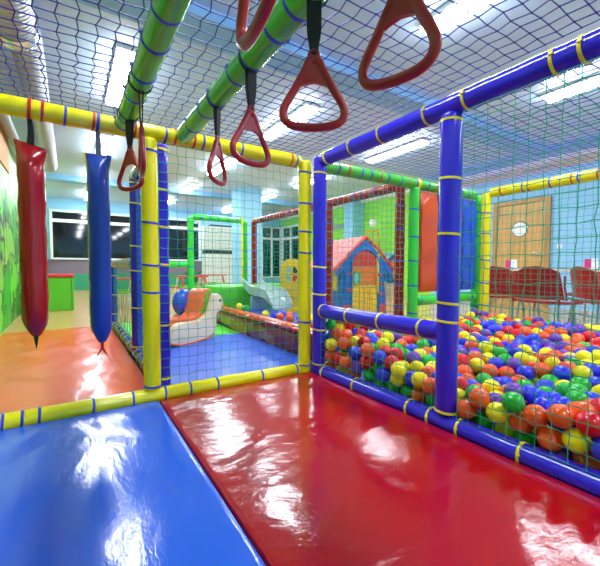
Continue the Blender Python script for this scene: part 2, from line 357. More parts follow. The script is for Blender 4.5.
BALLS="y03971785245 o04081677271 o04471789310 o05281787294 y04911664269 r06571786283 r04921581284 o03971454275 g04821503257 b05731572274 r06941663285 b04111569232 o04111805167 r04051723163 o03981641162 o04541865080 y04521735081 o04511620087 p04121548153 r04161480199 g04361467120 g04551411177 b04201381245 b04111340163 r05151428251 y05611491280 p08671865287 r07601865323 y06831865351 r06151865399 y05271865322 g04531864359 b04541864277 o04541865442 r05271865404 r05701807362 b06121645284 y06321524306 p07711582285 g08591607279 g06141433255 o06901464263 o08391528281 r07671490271 o08351446286 p09201452275 b08811379273 b06841380250 g07861382268 o07401322236 r05111346256 g05911356240 p05701276243 y06561303243 r04291300233 y05021288198 y03971226220 g06301223227 y05841157213 y05201209211 y04331261154 b04511184174 y04171111194 o03971031191 b07121247220 y08231317234 o05081128203 g04541400074 g04511310086 g04491208094 o04411128107 g04441046104 b04761052199 p21371865326 p21651790309 y20591852303 o21651708294 y21651626300 r17431676300 b16641495295 b17461487296 y18691487296 b16141402281 b18081403292 r16841332279 r18341325288 o17141237282 r14671535279 p13461500266 y15441483276 r14661453273 p14571372268 o15251306257 y14891232252 r16301247272 o15011609290 y18851854278 y12791423264 b10671297257 y11561303264 o10371221264 b12361266260 y10441139270 y13071226248 r11971149247 g11181131234 b12791149240 b15481175250 b13471104244 b11731071228 b11271006249 p12731067241 b09671254236 p09031203236 b09761165232 o09041119235 y08401071212 y09761084221 b09301016217 g10701065245 g10121010227 p09660942224 r07721113235 o07161066196 o08250991201 o08890940190 b09290870205 y10670951242 y12091002256 g08291171222 o21651421296 p21651340307 r18921255285 b18911173281 b20761180296 y17701177275 o17161115265 b20271093288 p19691035289 p20801029295 o18281118288 o19021082283 p16981035267 y17901021256 o18580967263 r19340931276 y21651011296 y21210941299 p20110902276 b16301137258 b14511055245 p15771043241 p14960977241 p15840950242 o15770863246 o14960873245 g16600871245 r18190849255 b15420780250 p14040881228 y14380722254 o12230929220 y11410933213 y13310936235 o11850859240 y11130819233 o12780872240 p12510794233 g11670753238 y13180753257 b14220802242 y13440824228 y12380713230 y13120679222 o09900818224 r10340885205 b10000736227 o10850741235 y10470669235 b11290663236 o06561013173 r05200969192 b05960950168 g07190961178 y06290876183 b07360866181 o08140842183 g07230776194 o05410890176 y04560932156 g04630857191 o03970800206 y05470806167 p04720776180 p05400733223 r05730715150 g03970668232 y03970725172 o03970853143 y04630892085 g04540810091 y04710731076 o04230648156 g04580651082 b05771028190 o06270794184 b07910719195 g08950744197 y08570671197 g09310637211 b10050602206 y08350527220 b06380714201 b05760660211 g07150688189 g07260615225 g08100604207 g06670558221 b07560542201 b06520634194 b05900580203 b05130608206 b04640543198 o03970590208 o05400515212 o06180491215 o04690474242 o03970512235 b04750417183 r03970430239 o04060545139 o04760586129 y04050468166 y05260652128 r05450442249 o05220602062 p04540529074 o04470450097 b03970386170 r06381091190 g07011152211 g07801664290 g09061301263 r09211535290 o09381617297 y09611365257 y10051450269 o10111531280 r10561386261 y10811489272 o11381385262 r11351853264 r11621464263 p12751341265 o12861567264 o13011655270 o13201854274 b13531015235 y13641599273 o13831195240 o14041792275 p14221664274 b14501148241 o14671743296 y14601851289 g15861579294 g15971750291 o16680953237 b17031411274 o17001574290 o17600944252 p19041378290 r19771255296 g19881342292 g04801741231 g07911239197 b05140505134 b05241027127 o05760861107 r09821321191 y10210863127 r11070732153 y05001787163 y05520775089 y05860567117 b05570501062"
MORE_BALLS="y07941865248 y06891581290 y09471865267 b06761865269 b06091865317 g05271865240 b09221784271 b08181742277 o20551731280 p19661862268 g18251668289 r21261555284 y20991468282 b20581390286 y13521385257 g11171233248 o13651285244 g21471262285 o17941255271 r17410867234 y12760991210 b12040640212 p04680698203 b07000483210 y05650448170 y03970018192 y04000108184 g03980207198 b03970294198 o04690057194 g04800142192 r04800224200 r04810314197 r05420019198 y05570111195 g05600205201 o05620287204 o05721718266 g06010363207 o06230018209 r06420102218 o06470197216 y06410288227 r06830378233 y07070046202 y07150140222 o07230247233 y07361740275 g07590333233 b07650416221 o07840021218 b08090099224 y08000188232 y08280276243 y08470356236 y08630439233 p08730013234 o08840129238 b08980210233 o08941683279 p09170292232 y09240384229 o09210504213 g09460063233 o09620146255 y09780226237 g09830441220 g09791682269 o09960314233 o10010520205 r10031780264 p10230023240 b10211612271 y10450106240 r10470394240 o10461849247 o10640190238 y10591701264 g10750274227 r10840490219 b10860572215 p11040035231 y10961577270 p11071767254 b11250357222 o11330125240 y11470235230 o11411656269 b11550446231 b11590528229 p11860043238 b11771565260 p11861788250 p12030167231 b11980298236 p12040380229 b12201634268 r12231716266 y12390454229 p12430536220 g12441497256 o12401850253 p12650079239 r12600227240 p12790316237 b12730608245 o12861769263 y13020152230 b12990396241 y13170480237 o13430022238 y13410225228 b13390559243 y13630323245 o13531719269 g13770108241 o13760424242 o13880627248 r13980501260 b14230041236 g14170194236 p14160962231 r14450271248 g14430354249 y14450568268 g14600125246 g14600436255 o14810648258 o15030022247 o15020210258 o15230297262 r15200491264 y15261802286 o15390101241 y15380378262 g15430570257 r15441678280 g15650650263 r15810175263 o15941847284 g15980024239 o16000269269 o16030429267 p16000511264 y16210103245 r16240348260 p16110714243 o16390583255 o16340794243 y16431640291 y16560207268 g16701788285 o16780021269 p16840422272 g16820508271 y16810653253 o17020106279 o16950292264 o17020742245 b17350185280 r17400361268 b17380567264 o17431827271 o17570042276 g17740269272 y17610457273 b17630652250 r17850120281 g17840742252 b17821578286 r18070523254 o18041766270 r18180338261 b18420020285 b18380186290 p18390415277 y18390600250 p18640099276 g18650271272 b18660696256 y18681571291 o18830484262 y18760782250 o18821741267 g18980352272 o19000860251 g19230043284 y19200183289 p19130566263 o19181636288 y19390423267 b19370645261 r19441450287 g19501540286 o19570255274 g19630502262 o19550729263 b19591713269 r19800104281 o19820338265 o19800817276 r19751175278 p20010018281 g20020584272 g19971616286 y20150182273 b20210421257 o20230668265 o20201494278 r20370275266 g20450499267 y20340750272 y20650354274 b20581264289 y20810039280 o20790121279 r20840571275 r20760819285 y21080203273 o21010436270 p21040672287 b21211111293 y21410282278 p21410508278 r21490756282 b21470861289 y21610021280 b21650103281 y21590380284 o21590605277 r05801803233 b07171808227 b07980930153 y09600780158 b09750686163 o10430780172 o12201384221 g14011444224 r14381281207 b15171089209 b15261405239 g15951340231 b16521073206 r16711199220 y17301738247 g17621327245 y20001778240 b20240985253 y20651594245 o20991326244 b21041677242 r21061789252 g21431183246 y04270251135 b04771611209 y04950186124 b05230942110 r05201363168 y05421108131 g06381157141 g06821090121 b07021533220 b07491029130 g07421154139 y07411635223 o08001096143 o08161680217 y08661262175 b08571490211 b08791155157 r08991071155 y09031357192 g09390857125 o09411576221 b09961026148 y10300945148 b10550668146 p10601348188 g11000835151 b10981426203 g11611200187 o11850781153 g11880879152 o13210881167 g14640923167 b14830755191 b15291565227 o15411257184 y15961157186 y17031473220 o17341153194 o19191032215 r19821085219 p20211173210 b20671066222 o04350016119 o04380121112 o04340331117 g06080646120 o06380503131 g06800590123 r09401225151 p09561131141 g11240927130 r11841444169 g12420943135 y12550740136 o13840815156 y04990354073 y05021534139 o05181155069 y05281236081 b05460420088 g05381324097 y05861657146 y07610592091 g07871236109 g11431501127 b05101669116 g05801765130 y06930481064 r07950522064 y08391302098 b10431067083 r11450800069"
# ---------------------------------------------------------------- camera (21 mm on a 36 mm frame, inside the play structure)
cam = bpy.data.cameras.new('camera'); cam.sensor_width = 36; cam.sensor_fit = 'HORIZONTAL'; cam.lens = 36 * 354.0 / 600.0; cam.clip_start = 0.02
co = bpy.data.objects.new('camera', cam); C.objects.link(co); sc.camera = co
yaw, pitch, roll = 0.5751, -0.0451, 0.0029
cy, sy = math.cos(yaw), math.sin(yaw)
fw = Vector((sy, cy, 0)); rt = Vector((cy, -sy, 0)); up = Vector((0, 0, 1))
f2 = fw * math.cos(pitch) + up * math.sin(pitch); u2 = up * math.cos(pitch) - fw * math.sin(pitch)
r3 = rt * math.cos(roll) + u2 * math.sin(roll); u3 = u2 * math.cos(roll) - rt * math.sin(roll)
mw = Matrix((r3, u3, -f2)).transposed().to_4x4(); mw.translation = (0, 0, 0.742)
co.matrix_world = mw

# ---------------------------------------------------------------- the room
XL, XR, YB, YF, ZC = -0.66, 7.5, 13.0, -3.2, 2.8
struct('floor', box(B(), XL, XR, YF, YB, -0.06, 0.0), M['floor'])
struct('ceiling', box(B(), XL - .1, XR + .1, YF - .1, YB + .1, ZC, ZC + 0.1), M['ceil'])
struct('wall_left', box(B(), XL - 0.1, XL, YF, YB, 0, ZC), M['mural'])
struct('wall_front', box(B(), XL, XR, YF - 0.1, YF, 0, ZC), M['wall'])
struct('wall_right', box(B(), XR, XR + 0.1, YF, 5.6, 0, ZC), M['wall'])
struct('wall_right_green', box(B(), XR, XR + 0.1, 5.6, YB, 0, ZC), M['lgreen'])
struct('wall_back', box(B(), XL, XR, YB, YB + 0.1, 0, ZC), M['wall'])
struct('trim_1', box(B(), XL, 4.1, YB - 0.03, YB - 0.001, 0.0, 0.5), M['teal'])
struct('trim_2', box(B(), XL, 4.1, YB - 0.02, YB - 0.001, 0.5, 0.95), M['mauve'])  # flat mauve band between the teal dado and the window
# dropped beams across the ceiling, and the boxed soffit along the right wall
struct('trim_3', box(B(), XL, 6.85, 2.84, 3.2, ZC - 0.09, ZC), M['beam'])
struct('trim_4', box(B(), XL, 6.85, 9.65, 9.95, ZC - 0.12, ZC), M['beam'])
struct('trim_5', box(B(), 6.85, XR, YF, YB, ZC - 0.06, ZC), M['beam'])
struct('trim_6', box(B(), XR - 0.16, XR, YF, YB, ZC - 0.13, ZC - 0.06), M['white'])
struct('trim_7', box(B(), XR - 0.04, XR, YF, 5.6, ZC - 0.25, ZC - 0.135), M['tan'])
struct('trim_8', box(B(), XL, 2.6, 3.9, 6.2, ZC - 0.02, ZC), M['white']) if False else None
# square column in the middle of the hall, and a pilaster on the green wall
def PXY(px, y): # horizontal ray
    k = (px - 300) / 354.0; dx = fw.x + rt.x * k; dy = fw.y + rt.y * k
    return y * dx / dy
struct('column', box(B(), 3.69, 4.30, 8.5, 9.1, 0, ZC, 0.01), M['wall'], 'pale blue square column behind the green and red net frames', 'column')
struct('column_pilaster', box(B(), 7.05, XR, 8.0, 8.42, 0, ZC, 0.01), M['wall'], 'pale blue pilaster on the lime green wall', 'column')

# window to the night outside: white frame, transom, dark panes
def window(name, axis, fixed, a0, a1, z0, z1, cols, trans, out=-1):
    """axis 'x': runs along X at Y=fixed; axis 'y': runs along Y at X=fixed"""
    def bx(bm, a, b, z, zz, d0, d1):
        if axis == 'x': box(bm, a, b, fixed + out * d1, fixed + out * d0, z, zz, 0.004)
        else: box(bm, fixed + out * d1, fixed + out * d0, a, b, z, zz, 0.004)
    fr = B(); w = 0.07
    for a in cols: bx(fr, a - w / 2, a + w / 2, z0, z1, 0.002, 0.07)
    bx(fr, a0, a1, z0, z0 + 0.05, 0.002, 0.075); bx(fr, a0, a1, z1 - w, z1, 0.002, 0.075)
    for t in trans: bx(fr, a0, a1, t - 0.05, t + 0.05, 0.002, 0.08)
    o = struct(name, fr, M['frame'])
    g = B()
    ed = sorted(cols)
    for i in range(len(ed) - 1): 
        gl = B(); bx(gl, ed[i] + w / 2, ed[i + 1] - w / 2, z0 + .05, z1 - w, 0.003, 0.012); obj('pane', gl, M['glass'], o, False)
    g.free()
    return o
window('window_1', 'x', YB, -0.50, 4.05, 0.95, 2.45, [-0.46, 1.05, 2.5, 4.0], [2.12])
window('window_2', 'x', YB, 6.1, 7.45, 0.3, 2.4, [6.13, 6.55, 7.0, 7.42], [1.9])
window('window_3', 'y', XR, 10.9, 12.9, 0.3, 2.4, [10.95, 11.5, 12.2, 12.85], [1.9])
# wooden door with a round porthole, right wall
d = struct('door_1', box(B(), XR - 0.035, XR - 0.001, 3.10, 3.98, 0.0, 1.99, 0.004), M['door'])
fr = B(); box(fr, XR - 0.06, XR - 0.001, 3.985, 4.07, 0, 2.07, 0.004); box(fr, XR - 0.06, XR - 0.001, 3.01, 3.095, 0, 2.07, 0.004); box(fr, XR - 0.06, XR - 0.001, 3.095, 3.985, 1.995, 2.07, 0.004)
obj('door_frame', fr, M['doorframe'], d, False)
bm = B()
tube(bm, [(XR - 0.045, 3.54 + 0.145 * math.cos(a * PI / 16), 1.5 + 0.145 * math.sin(a * PI / 16)) for a in range(32)], 0.012, 8, True)
ph = obj('porthole_rim', bm, M['steel'], d)
bm = B(); prism(bm, [(0.14 * math.cos(a * PI / 16), 0.14 * math.sin(a * PI / 16)) for a in range(32)], lambda u, v, w: (XR - 0.036 - w, 3.54 + u, 1.5 + v), 0, 0.006)
obj('porthole_pane', bm, M['paper'], ph, False)
bm = B(); tube(bm, [(XR - 0.036, 3.16, 1.02), (XR - 0.09, 3.16, 1.02), (XR - 0.09, 3.28, 1.02)], 0.011, 10); obj('door_handle', bm, M['steel'], d)
# green panelled door at the far end of the lime wall
d = struct('door_2', box(B(), XR - 0.035, XR - 0.001, 8.75, 9.75, 0.0, 2.0, 0.004), M['lgreen'])
bm = B(); box(bm, XR - 0.05, XR - 0.036, 8.83, 9.2, 0.15, 1.45, 0.004); box(bm, XR - 0.05, XR - 0.036, 9.3, 9.67, 0.15, 1.45, 0.004); obj('door_panel', bm, M['lime_board'], d, False)
bm = B(); box(bm, XR - 0.08, XR - 0.001, 8.6, 9.9, 2.02, 2.14, 0.004); obj('lintel', bm, M['grey'], d, False)

# ---------------------------------------------------------------- ceiling lamps
def lamp(x, y0, y1, label):
    z = ZC
    t = thing('ceiling_light', label, 'ceiling light', (x, (y0 + y1) / 2, z), 0, 'fluorescent ceiling lights')
    h = (y1 - y0) / 2
    obj('housing', box(B(), -0.10, 0.10, -h, h, -0.045, -0.001, 0.01), M['white'], t, False)
    bm = B(); box(bm, -0.085, 0.085, -h + 0.02, h - 0.02, -0.08, -0.046, 0.006); obj('diffuser', bm, M['lampglow'], t, False)
rows = [(0.5, 'above the green bars'), (2.6, 'above the trapeze rings'), (4.8, 'beyond the ball pit')]
segs = [(-2.2, -0.9), (0.75, 2.05), (3.72, 5.02), (6.3, 7.6), (8.75, 10.05), (11.2, 12.5)]  # first span: extra lamps added out of view to light the room
words = ['added unseen behind the viewer to', 'first visible in', 'second along', 'third along', 'fourth along', 'at the window end of']
for x, rn in rows:
    for (a, b), w in zip(segs, words):
        lamp(x, a, b, 'white fluorescent ceiling light, %s the row %s' % (w, rn))

# ---------------------------------------------------------------- ventilation ducts, upper left
t = thing('ventilation_duct', 'silver flexible ventilation duct under the ceiling beside the mural wall', 'duct', (-0.33, 0, 2.55), 0)
bm = B()
pts = [(0.0, 1.2 + 0.1 * i, 0.03) for i in range(24)]
tube(bm, pts, 0.155, 24); obj('wide_duct', bm, M['duct'], t)
bm = B(); tube(bm, [(0, 3.45, 0.03), (0, 3.52, 0.03), (0, 3.54, 0.03), (0, 3.60, 0.03)], [0.165, 0.178, 0.178, 0.155], 28); obj('duct_collar', bm, M['steel'], t)
bm = B(); tube(bm, [(0.06, 3.6 + 0.1 * i, 0.06) for i in range(46)], 0.118, 20); obj('narrow_duct', bm, M['duct'], t)
t = tag(obj('mounted_pipe', tube(B(), [(-0.56, -1 + i, 2.35) for i in range(11)], 0.05, 14), M['grey']), 'dark grey pipe running along the top of the mural wall', 'pipe')
tag(obj('wall_panel', box(B(), XL + 0.001, XL + 0.02, 0.8, 6.0, 1.95, 2.6, 0.004), M['olive'], None, False), 'ochre painted board high on the left wall behind the duct', 'panel')

# ---------------------------------------------------------------- floor mats
mat_slab('floor_mat', -0.62, 0.368, -1.0, 1.915, 0.0, 0.052, M['mat_blue'], 'bright blue shiny vinyl mat nearest the viewer, left of the red mat')
mat_slab('floor_mat', 0.373, 1.324, -1.0, 1.915, 0.0, 0.052, M['mat_red'], 'red shiny vinyl mat between the blue mat and the ball pit')
mat_slab('floor_mat', -0.6, 0.382, 2.003, 4.72, 0.0, 0.05, M['mat_orange'], 'orange shiny vinyl mat beyond the yellow rail under the hanging bags')
mat_slab('floor_mat', 0.478, 1.492, 2.03, 3.44, 0.0, 0.05, M['mat_blue2'], 'pale blue mat beyond the yellow net under the rocking horse', amp=0.0015)
mat_slab('floor_mat', 0.478, 1.492, 3.455, 4.82, 0.0, 0.05, M['mat_green'], 'bright green mat behind the rocking horse beside the low red wall', amp=0.0015)
tag(obj('pit_floor', box(B(), 1.42, 3.2, -0.5, 1.9, 0.0, 0.02), M['mat_blue2'], None, False), 'blue padded floor beneath the balls of the large pit', 'mat')

# ---------------------------------------------------------------- yellow frame with the hanging bags
ZT, ZB, YW, XB = 1.425, 0.062, 1.959, 1.369
t = thing('padded_barrier', 'yellow padded tube frame across the middle with two posts and blue ties', 'play frame')
pole('top_rail', (-0.64, YW, ZT), (1.265, YW, ZT), M['yellow'], t, [(x, c) for x, c in zip((0.12, 0.19, 0.289, 0.333, 0.391, 0.4, 0.484, 0.56, 0.585, 0.637, 0.663, 0.754, 0.781, 0.958, 0.978), 'brrbrbrbrrbrbrb')])
pole('bottom_rail', (-0.64, YW, ZB), (1.265, YW, ZB), M['yellow'], t, [(x, 'b') for x in (0.1, 0.199, 0.234, 0.266, 0.376, 0.467, 0.549, 0.618, 0.699, 0.848, 0.98)])
pole('post', (0.348, YW, 0.10), (0.348, YW, ZT - 0.03), M['yellow'], t, [(t_, 'b') for t_ in (0.015, 0.394, 0.502, 0.669, 0.95)])
pole('post', (1.305, YW, 0.02), (1.305, YW, ZT + 0.01), M['yellow'], t, [(t_, 'b') for t_ in (0.05, 0.253, 0.576, 0.674, 0.804, 0.945)])
pole('post', (-0.60, YW, 0.10), (-0.60, YW, ZT - 0.03), M['yellow'], t, [(0.1, 'b'), (0.5, 'b')])
net('climbing_net', (0.392, YW, 0.104), (0.87, 0, 0), (0, 0, 1.278), 18, 26, M['net_g'], 'green knotted net in the yellow frame in front of the rocking horse', 'green nets')

# ---------------------------------------------------------------- blue frame round the ball pit
t = thing('padded_barrier', 'blue padded tube frame with yellow ties along the front of the ball pit', 'play frame')
pole('top_rail', (XB, 1.845, ZT), (XB, -0.6, ZT), M['blue'], t, [(x, 'y') for x in (0.025, 0.117, 0.211, 0.325, 0.402, 0.529, 0.561, 0.66, 0.8)], r=0.043)
pole('bottom_rail', (XB, 1.85, ZB), (XB, -0.6, ZB), M['blue'], t, [(x, 'y') for x in (0.02, 0.141, 0.298, 0.347, 0.406, 0.505, 0.62, 0.8)], r=0.043)
pole('post', (XB, 1.88, 0.02), (XB, 1.88, ZT + 0.03), M['blue'], t, [(t_, 'y') for t_ in (0.06, 0.218, 0.38, 0.504, 0.925)], r=0.043)
pole('post', (XB, 0.935, 0.10), (XB, 0.935, ZT - 0.03), M['blue'], t, [(t_, 'y') for t_ in (0.012, 0.316, 0.377, 0.605, 0.785, 0.972)], r=0.045)
pole('post', (XB, -0.4, 0.10), (XB, -0.4, ZT - 0.03), M['blue'], t, [(0.3, 'y'), (0.69, 'y')], r=0.043)
pole('middle_rail', (XB, 1.86, 0.458), (XB, 0.965, 0.458), M['blue'], t, [(t_, 'y') for t_ in (0.04, 0.322, 0.605, 0.894)], r=0.043)
net('climbing_net', (XB - 0.022, 1.83, 0.104), (0, -0.84, 0), (0, 0, 0.312), 17, 6, M['net_g'], 'low green net under the middle blue rail holding back the balls', 'green nets', jit=0.004)
net('climbing_net', (XB - 0.022, 0.866, 0.104), (0, -1.24, 0), (0, 0, 1.27), 25, 26, M['net_g'], 'large green net right of the thick blue post in front of the ball pit', 'green nets', jit=0.0025, r=0.0018)

# ---------------------------------------------------------------- green overhead bars and the net on top
for gx, lab, ties in ((0.232, 'left green padded bar overhead with two small trapeze rings at its far end', (0.012, 0.049, 0.151, 0.226, 0.312, 0.377, 0.46, 0.56, 0.7, 0.85)), (0.512, 'right green padded bar overhead carrying four red trapeze rings', (0.077, 0.157, 0.213, 0.297, 0.345, 0.414, 0.46, 0.56, 0.7, 0.85))):
    o = pole('overhead_bar', (gx, 1.914, ZT), (gx, -0.5, ZT), M['green'], None, [(x, 'b') for x in ties])
    tag(o, lab, 'padded bar', 'green overhead bars')
net('climbing_net', (-0.64, YW + 0.01, 1.476), (1.97, 0, 0), (0, -2.3, 0), 38, 46, M['net_b'], 'blue knotted net stretched overhead above the green bars', 'blue nets', r=0.0021, zig=0.005, jit=0.0014, wave=lambda u, v: 0.004 + 0.004 * np.sin(u * 9) * np.sin(v * 7))
net('climbing_net', (1.41, 1.90, 1.476), (1.80, 0, 0), (0, -2.2, 0), 32, 40, M['net_b'], 'blue knotted net stretched overhead above the ball pit', 'blue nets', r=0.0021, zig=0.005, jit=0.0016, wave=lambda u, v: 0.006 * np.sin(u * 5) * np.sin(v * 4))

# ---------------------------------------------------------------- frames behind
t = thing('padded_barrier', 'blue padded tube frame with yellow ties on the right edge of the orange mat', 'play frame')
XS = 0.43
pole('post', (XS, 2.10, 0.02), (XS, 2.10, ZT), M['blue'], t, [(t_, 'y') for t_ in (0.066, 0.282, 0.524, 0.672, 0.818, 0.975)])
pole('post', (XS, 3.0, 0.02), (XS, 3.0, ZT + 0.02), M['blue'], t, [(t_, 'y') for t_ in (0.07, 0.283, 0.485, 0.618, 0.847, 0.956)])
pole('post', (XS, 4.82, 0.02), (XS, 4.82, 0.79), M['blue'], t, [(0.2, 'y'), (0.5, 'y'), (0.8, 'y')])
pole('top_rail', (XS, 2.14, ZT), (XS, 2.97, ZT), M['blue'], t, [(0.2, 'y'), (0.9, 'y')])
pole('bottom_rail', (XS, 2.14, ZB), (XS, 4.78, ZB), M['blue'], t, spread(12, 'y'))
pole('middle_rail', (XS, 3.04, 0.77), (XS, 4.78, 0.77), M['blue'], t, spread(10, 'y'))
net('climbing_net', (XS, 2.145, 0.106), (0, 0.81, 0), (0, 0, 1.27), 16, 26, M['net_g'], 'green net between the two tall blue posts beside the orange mat', 'green nets')
net('climbing_net', (XS, 3.045, 0.106), (0, 1.73, 0), (0, 0, 0.62), 35, 13, M['net_g'], 'low green net along the far right edge of the orange mat', 'green nets')

t = thing('padded_barrier', 'bright green padded tube frame far behind the rocking horse', 'play frame')
YG = 4.9
pole('post', (1.39, YG, 0.0), (1.39, YG, ZT), M['lime'], t, spread(5, 'b'))
pole('post', (2.19, YG, 0.0), (2.19, YG, ZT), M['lime'], t, spread(5, 'b'))
pole('top_rail', (1.42, YG, ZT), (2.16, YG, ZT), M['lime'], t, spread(5, 'b'))
pole('low_rail', (0.47, YG, 0.77), (1.35, YG, 0.77), M['lime'], t, spread(5, 'b'))
o = obj('edge_strip', box(B(), 2.125, 2.145, YG - 0.05, YG - 0.02, 0.5, ZT + 0.05, 0.004), M['yellow'], t)
net('climbing_net', (1.435, YG, 0.05), (0.71, 0, 0), (0, 0, 1.33), 14, 26, M['net_g'], 'green net in the bright green frame far behind the rocking horse', 'green nets')

t = thing('padded_barrier', 'dark red padded tube frame in front of the playhouse', 'play frame')
XD = 2.335
pole('top_rail', (XD, 4.86, ZT), (XD, 2.10, ZT), M['maroon'], t, spread(15, 'b'))
pole('post', (XD, 4.88, 0.0), (XD, 4.88, ZT), M['maroon'], t, spread(5, 'b'))
pole('post', (XD, 3.03, 0.0), (XD, 3.03, ZT - 0.03), M['maroon'], t, spread(6, 'b'))
pole('post', (XD, 2.06, 0.0), (XD, 2.06, ZT), M['maroon'], t, spread(6, 'b'))
net('climbing_net', (XD, 2.985, 0.16), (0, -0.88, 0), (0, 0, 1.22), 16, 25, M['net_g'], 'green net in the dark red frame in front of the playhouse door', 'green nets')
net('climbing_net', (XD, 4.83, 0.16), (0, -1.75, 0), (0, 0, 1.22), 36, 25, M['net_g'], 'green net in the dark red frame beside the grey slide', 'green nets')

t = thing('padded_barrier', 'green padded tube frame along the back of the large ball pit', 'play frame')
YP = 1.95
pole('top_rail', (1.43, YP, ZT), (3.24, YP, ZT), M['green'], t, spread(16, 'brb'))
pole('post', (2.378, YP, 0.0), (2.378, YP, ZT - 0.03), M['lime'], t, spread(6, 'b'))
pole('post', (3.30, 1.955, 0.0), (3.30, 1.955, ZT), M['lime'], t, spread(6, 'b'))
pole('low_rail', (2.42, YP, 0.465), (3.26, YP, 0.465), M['lime'], t, [(0.03, 'b'), (0.9, 'b')])
o = obj('wide_wrap', tie_bm((2.40, YP, ZT + 0.0), (1, 0, 0), R_ + 0.001, 0.022, 0.003, False), M['tie_y'], t)
net('climbing_net', (1.43, YP, 0.3), (0.93, 0, 0), (0, 0, 1.08), 19, 22, M['net_g'], 'green net at the back of the ball pit, left of the orange hanging pad', 'green nets')
net('climbing_net', (2.455, YP, 0.2), (0.80, 0, 0), (0, 0, 0.22), 16, 5, M['net_g'], 'short green net under the low green rail below the hanging pads', 'green nets')

t = thing('padded_barrier', 'yellow padded tube frame on the far side of the ball pit by the red chairs', 'play frame')
XY = 3.25
pole('top_rail', (XY, 1.80, ZT), (XY, -0.4, ZT), M['yellow'], t, spread(18, 'rb'))
pole('post', (XY, 1.84, 0.0), (XY, 1.84, ZT + 0.01), M['yellow'], t, spread(6, 'b'))
net('climbing_net', (XY, 1.79, 0.2), (0, -2.1, 0), (0, 0, 1.18), 42, 24, M['net_g'], 'green net on the far side of the ball pit before the red chairs', 'green nets')

# hanging pads between the green rails
def pad(x0, x1, m, label, y=YP, z0=0.535, z1=1.372):
    bm = B(); n = 14; rows_ = []
    for k in range(n + 1):
        z = z0 + (z1 - z0) * k / n; th = 0.026 + 0.004 * math.sin(k * 1.3)
        if k in (0, n): th *= 0.5
        sec = [(x0 + 0.012, -th), (x0 + (x1 - x0) * .5, -th * 1.35), (x1 - 0.012, -th), (x1, -th * 0.4), (x1, th * 0.4), (x1 - 0.012, th), ((x0 + x1) / 2, th * 1.35), (x0 + 0.012, th), (x0, th * 0.4), (x0, -th * 0.4)]
        rows_.append([bm.verts.new((a + random.uniform(-.0015, .0015), y + b, z)) for a, b in sec])
    for a, b in zip(rows_, rows_[1:]):
        for i in range(10): bm.faces.new((a[i], a[(i + 1) % 10], b[(i + 1) % 10], b[i]))
    bm.faces.new(rows_[0]); bm.faces.new(rows_[-1])
    o = obj('hanging_pad', bm, m)
    st = B(); box(st, (x0 + x1) / 2 - 0.05, (x0 + x1) / 2 + 0.05, y - 0.004, y + 0.004, z1 - 0.005, ZT - 0.042); obj('strap', st, M['white'], o, False)
    return tag(o, label, 'pad', 'pads hanging over the ball pit')
pad(2.44, 2.665, M['orangepad'], 'orange hanging pad between the green post and the purple pad')
pad(2.675, 2.93, M['purplepad'], 'purple hanging pad partly hidden behind the thick blue post')
pad(2.945, 3.015, M['redpad'], 'narrow red hanging pad just right of the thick blue post')
pad(3.03, 3.15, M['bluepad'], 'blue hanging pad beside the narrow red pad')
pad(3.16, 3.255, M['bluepad'], 'blue hanging pad nearest the green corner post')

# ---------------------------------------------------------------- trapeze rings
def ring(x, y, az, label, roll_=0.0, lean=0.0):
    """red triangular hand ring on a black strap looped over a green bar; az = which way its face looks"""
    SZ, DR = 0.84, 0.178
    apex = ZT - DR
    t = thing('hanging_ring', label, 'trapeze ring', (x, y, apex), -az, 'red trapeze rings')
    t.rotation_euler = (lean, roll_, -az)
    half = [(a_, b_ * SZ) for a_, b_ in [(0.010, 0.0), (0.022, -0.028), (0.046, -0.078), (0.070, -0.125), (0.0755, -0.150), (0.068, -0.173), (0.045, -0.187), (0.0, -0.192)]]
    pts = half + [(-a, b) for a, b in half[-2::-1]]
    path = [Vector((p[0], 0, p[1])) for p in catmull(pts, 4)]
    bm = B(); tube(bm, path, 0.0105, 12, True, (1.0, 0.85)); obj('handle', bm, M['ring'], t)
    bm = B(); prism(bm, [(-0.014, -0.012), (0.014, -0.012), (0.041, -0.066), (0.026, -0.058), (0.0, -0.053), (-0.026, -0.058), (-0.041, -0.066)], lambda u, v, w: (u, w, v), -0.0055, 0.0055)
    obj('web', bm, M['ring'], t)
    bm = B(); tube(bm, [(0.011 * math.cos(a * PI / 8), 0, 0.012 + 0.013 * math.sin(a * PI / 8)) for a in range(16)], 0.0055, 8, True); obj('eyelet', bm, M['ring'], t)
    # webbing: two layers that widen from the eyelet to the bar, then a loop round the bar
    bm = B()
    n = 8
    for s in (-1, 1):
        A = []
        for k in range(n + 1):
            q = k / n; z = 0.016 + q * (DR - 0.040 - 0.016); w = 0.009 + 0.009 * min(1, q * 2.2); off = s * (0.003 + 0.004 * q)
            A.append([bm.verts.new((dx, off + dy, z)) for dx, dy in ((-w, -0.0016), (w, -0.0016), (w, 0.0016), (-w, 0.0016))])
        for a, b in zip(A, A[1:]):
            for i in range(4): bm.faces.new((a[i], a[(i + 1) % 4], b[(i + 1) % 4], b[i]))
        bm.faces.new(A[0]); bm.faces.new(A[-1])
    obj('strap', bm, M['black'], t)
    lp = tie_bm((0, 0, 0), (0, 1, 0), R_ + 0.001, 0.006, 0.002, False)
    o = obj('strap_loop', lp, M['black'], t)
    o.matrix_local = Matrix.Rotation(az, 4, 'Z') @ Matrix.Translation((0, 0, DR))
    return t
rad = math.radians
ring(0.512, 0.73, rad(35), 'large red trapeze ring facing the viewer, hanging in the middle of the right green bar')
ring(0.512, 0.455, rad(80), 'red trapeze ring closest to the viewer at the upper right', 0.08, 0.0)
ring(0.512, 1.09, rad(25 - 40), 'red trapeze ring turned at an angle behind the large ring')
